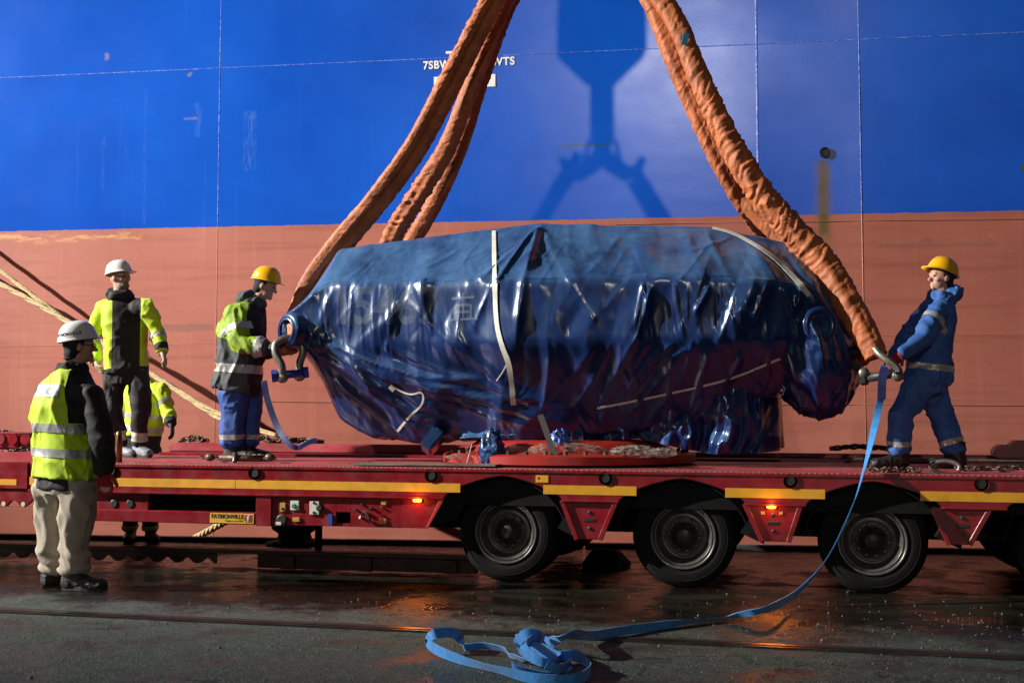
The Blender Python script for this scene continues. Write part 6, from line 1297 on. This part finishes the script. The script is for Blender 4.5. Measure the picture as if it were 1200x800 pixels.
person(1085, 'man in yellow helmet and blue work suit leaning back and holding the right shackle', J4, -RGT * .96 - AWAY * .25 + V3((0, 0, .05)), -RGT * .95 - AWAY * .30, dict(s=.985, seed=4, nod=-.05, trousers='workblue', leg_w=1.06, leg_bands=(('l', .62, .74, 'reflective'), ('r', .62, .74, 'reflective')), jacket=['workblue'], jacket_w=.99, hem=.06, bulk=1.04, arm_w=.98, jwr=.018, bands=(('pelvis', 'chest', .10, .24, .30, 'reflective'), ('sho_l', 'elb_l', .22, .40, .15, 'reflective'), ('sho_r', 'elb_r', .30, .46, .13, 'reflective')), hood='workblue', cap='knit', helmet_tilt=16, boot='leather', glove='glovered', palm_l=V3((.2, .4, -1)), palm_r=V3((.2, .2, -1)), curl=.8, helmet='helmety'))

# --- fifth man, mostly hidden, on the quay behind the trailer
Y5 = 2.95
def Q(px, py, dy=0.0): return W(px, py, Y5 + dy)
g5 = ground_z(Y5)
J5 = dict(pelvis=Q(166, 528), chest=Q(172, 476), neck=Q(170, 444), head=Q(163, 424), sho_l=Q(190, 458), sho_r=Q(152, 458), elb_l=Q(197, 484, -.05), elb_r=Q(146, 486, -.05), wri_l=Q(201, 496, -.16), hand_l=Q(202, 507, -.18), wri_r=Q(152, 508, -.1), hand_r=Q(156, 518, -.1),
          hip_l=Q(176, 532), hip_r=Q(156, 532), knee_l=Q(177, 585), knee_r=Q(153, 585), ank_l=Q(176, 635), ank_r=Q(153, 636), toe_l=Q(182, 640, -.15), toe_r=Q(150, 640, -.15))
for q in ('ank_l', 'ank_r'): J5[q].z = g5 + .095
for q in ('toe_l', 'toe_r'): J5[q].z = g5 + .04
def jc5(j, up, side, cd, k): return [(j['pelvis'] + up * .17, up), (j['wri_l'].lerp(j['elb_l'], .3), j['elb_l'] - j['wri_l'])]
def jm5(c, j, up, side, cd, k):
    if min((c - j['elb_l'].lerp(j['wri_l'], t)).length for t in (.2, .6, 1)) < .09: return 1 if (c - j['wri_l'].lerp(j['elb_l'], .3)).dot(j['wri_l'] - j['elb_l']) > 0 else 0
    return 1 if (c - j['pelvis']).dot(up) < .17 else 0
person(175, 'worker in yellow jacket mostly hidden behind the bearded man, legs seen under the trailer', J5, -AWAY * .9 + RGT * .3, RGT * .3 - AWAY * .95, dict(s=1.03, seed=5, trousers='navy', leg_w=1.0, leg_bands=(('l', .42, .54, 'hiviz'), ('l', .78, .92, 'hiviz'), ('r', .42, .54, 'hiviz'), ('r', .78, .92, 'hiviz')), jacket=['hiviz', 'navy'], jcuts=jc5, jmat=jm5, hem=.05, bands=(('pelvis', 'chest', .42, .56, .3, 'reflective'), ('pelvis', 'chest', .72, .84, .3, 'reflective'), ('sho_l', 'elb_l', .45, .62, .12, 'reflective')), boot='leather', glove='glovedark', palm_l=-RGT, palm_r=RGT, curl=.4, helmet='helmetw'))
# ================================================================== FLOODLIGHT MAST (left of the picture; its lamp is the flood_lamp set at the top)
fm = empty('floodlight_mast', (FLOOD.x - 0.6, FLOOD.y - 0.6, ground_z(FLOOD.y - 0.6))); tag(fm, 'tall steel floodlight mast on the quay left of the picture', 'light mast')
H_ = FLOOD.z - fm.location.z
MB().tube([(0, 0, 0), (0, 0, H_ * .5), (0, 0, H_ + .4)], [.16, .12, .08], 16).build('pole', 'galv', fm, smooth=True)
MB().lathe([(.34, 0), (.34, .03), (.18, .05)], (0, 0, 0), (0, 0, 1), 20).build('base_plate', 'galv', fm)
ad = (FLOOD_AIM - FLOOD).normalized(); sdv = Vector((ad.y, -ad.x, 0)).normalized()
MB().tube([tuple(-sdv * 1.1 + Vector((0, 0, H_ + .2))), tuple(sdv * 1.1 + Vector((0, 0, H_ + .2)))], .05, 10).build('cross_arm', 'galv', fm, smooth=True)
M['lens'] = mat('flood_lens', (0.9, 0.9, 0.85), 0.2, emit=(1.0, 0.95, 0.88), estr=12)
for s in (-.85, 0.0, .85):
    c = (FLOOD - fm.location) - ad * .10 + sdv * s if s == 0 else Vector((0, 0, H_ + .02)) + sdv * s + ad * .25
    mx = Matrix.Translation(c) @ ad.to_track_quat('Z', 'Y').to_matrix().to_4x4()
    m_ = MB(); m_.box(-.22, .22, -.17, .17, -.20, .0, mx=mx); hs2 = m_.build('lamp_housing', 'black', fm, bevel=.02, seg=2)
    m_ = MB(); m_.box(-.19, .19, -.14, .14, .002, .012, mx=mx); m_.build('lens', 'lens', hs2)
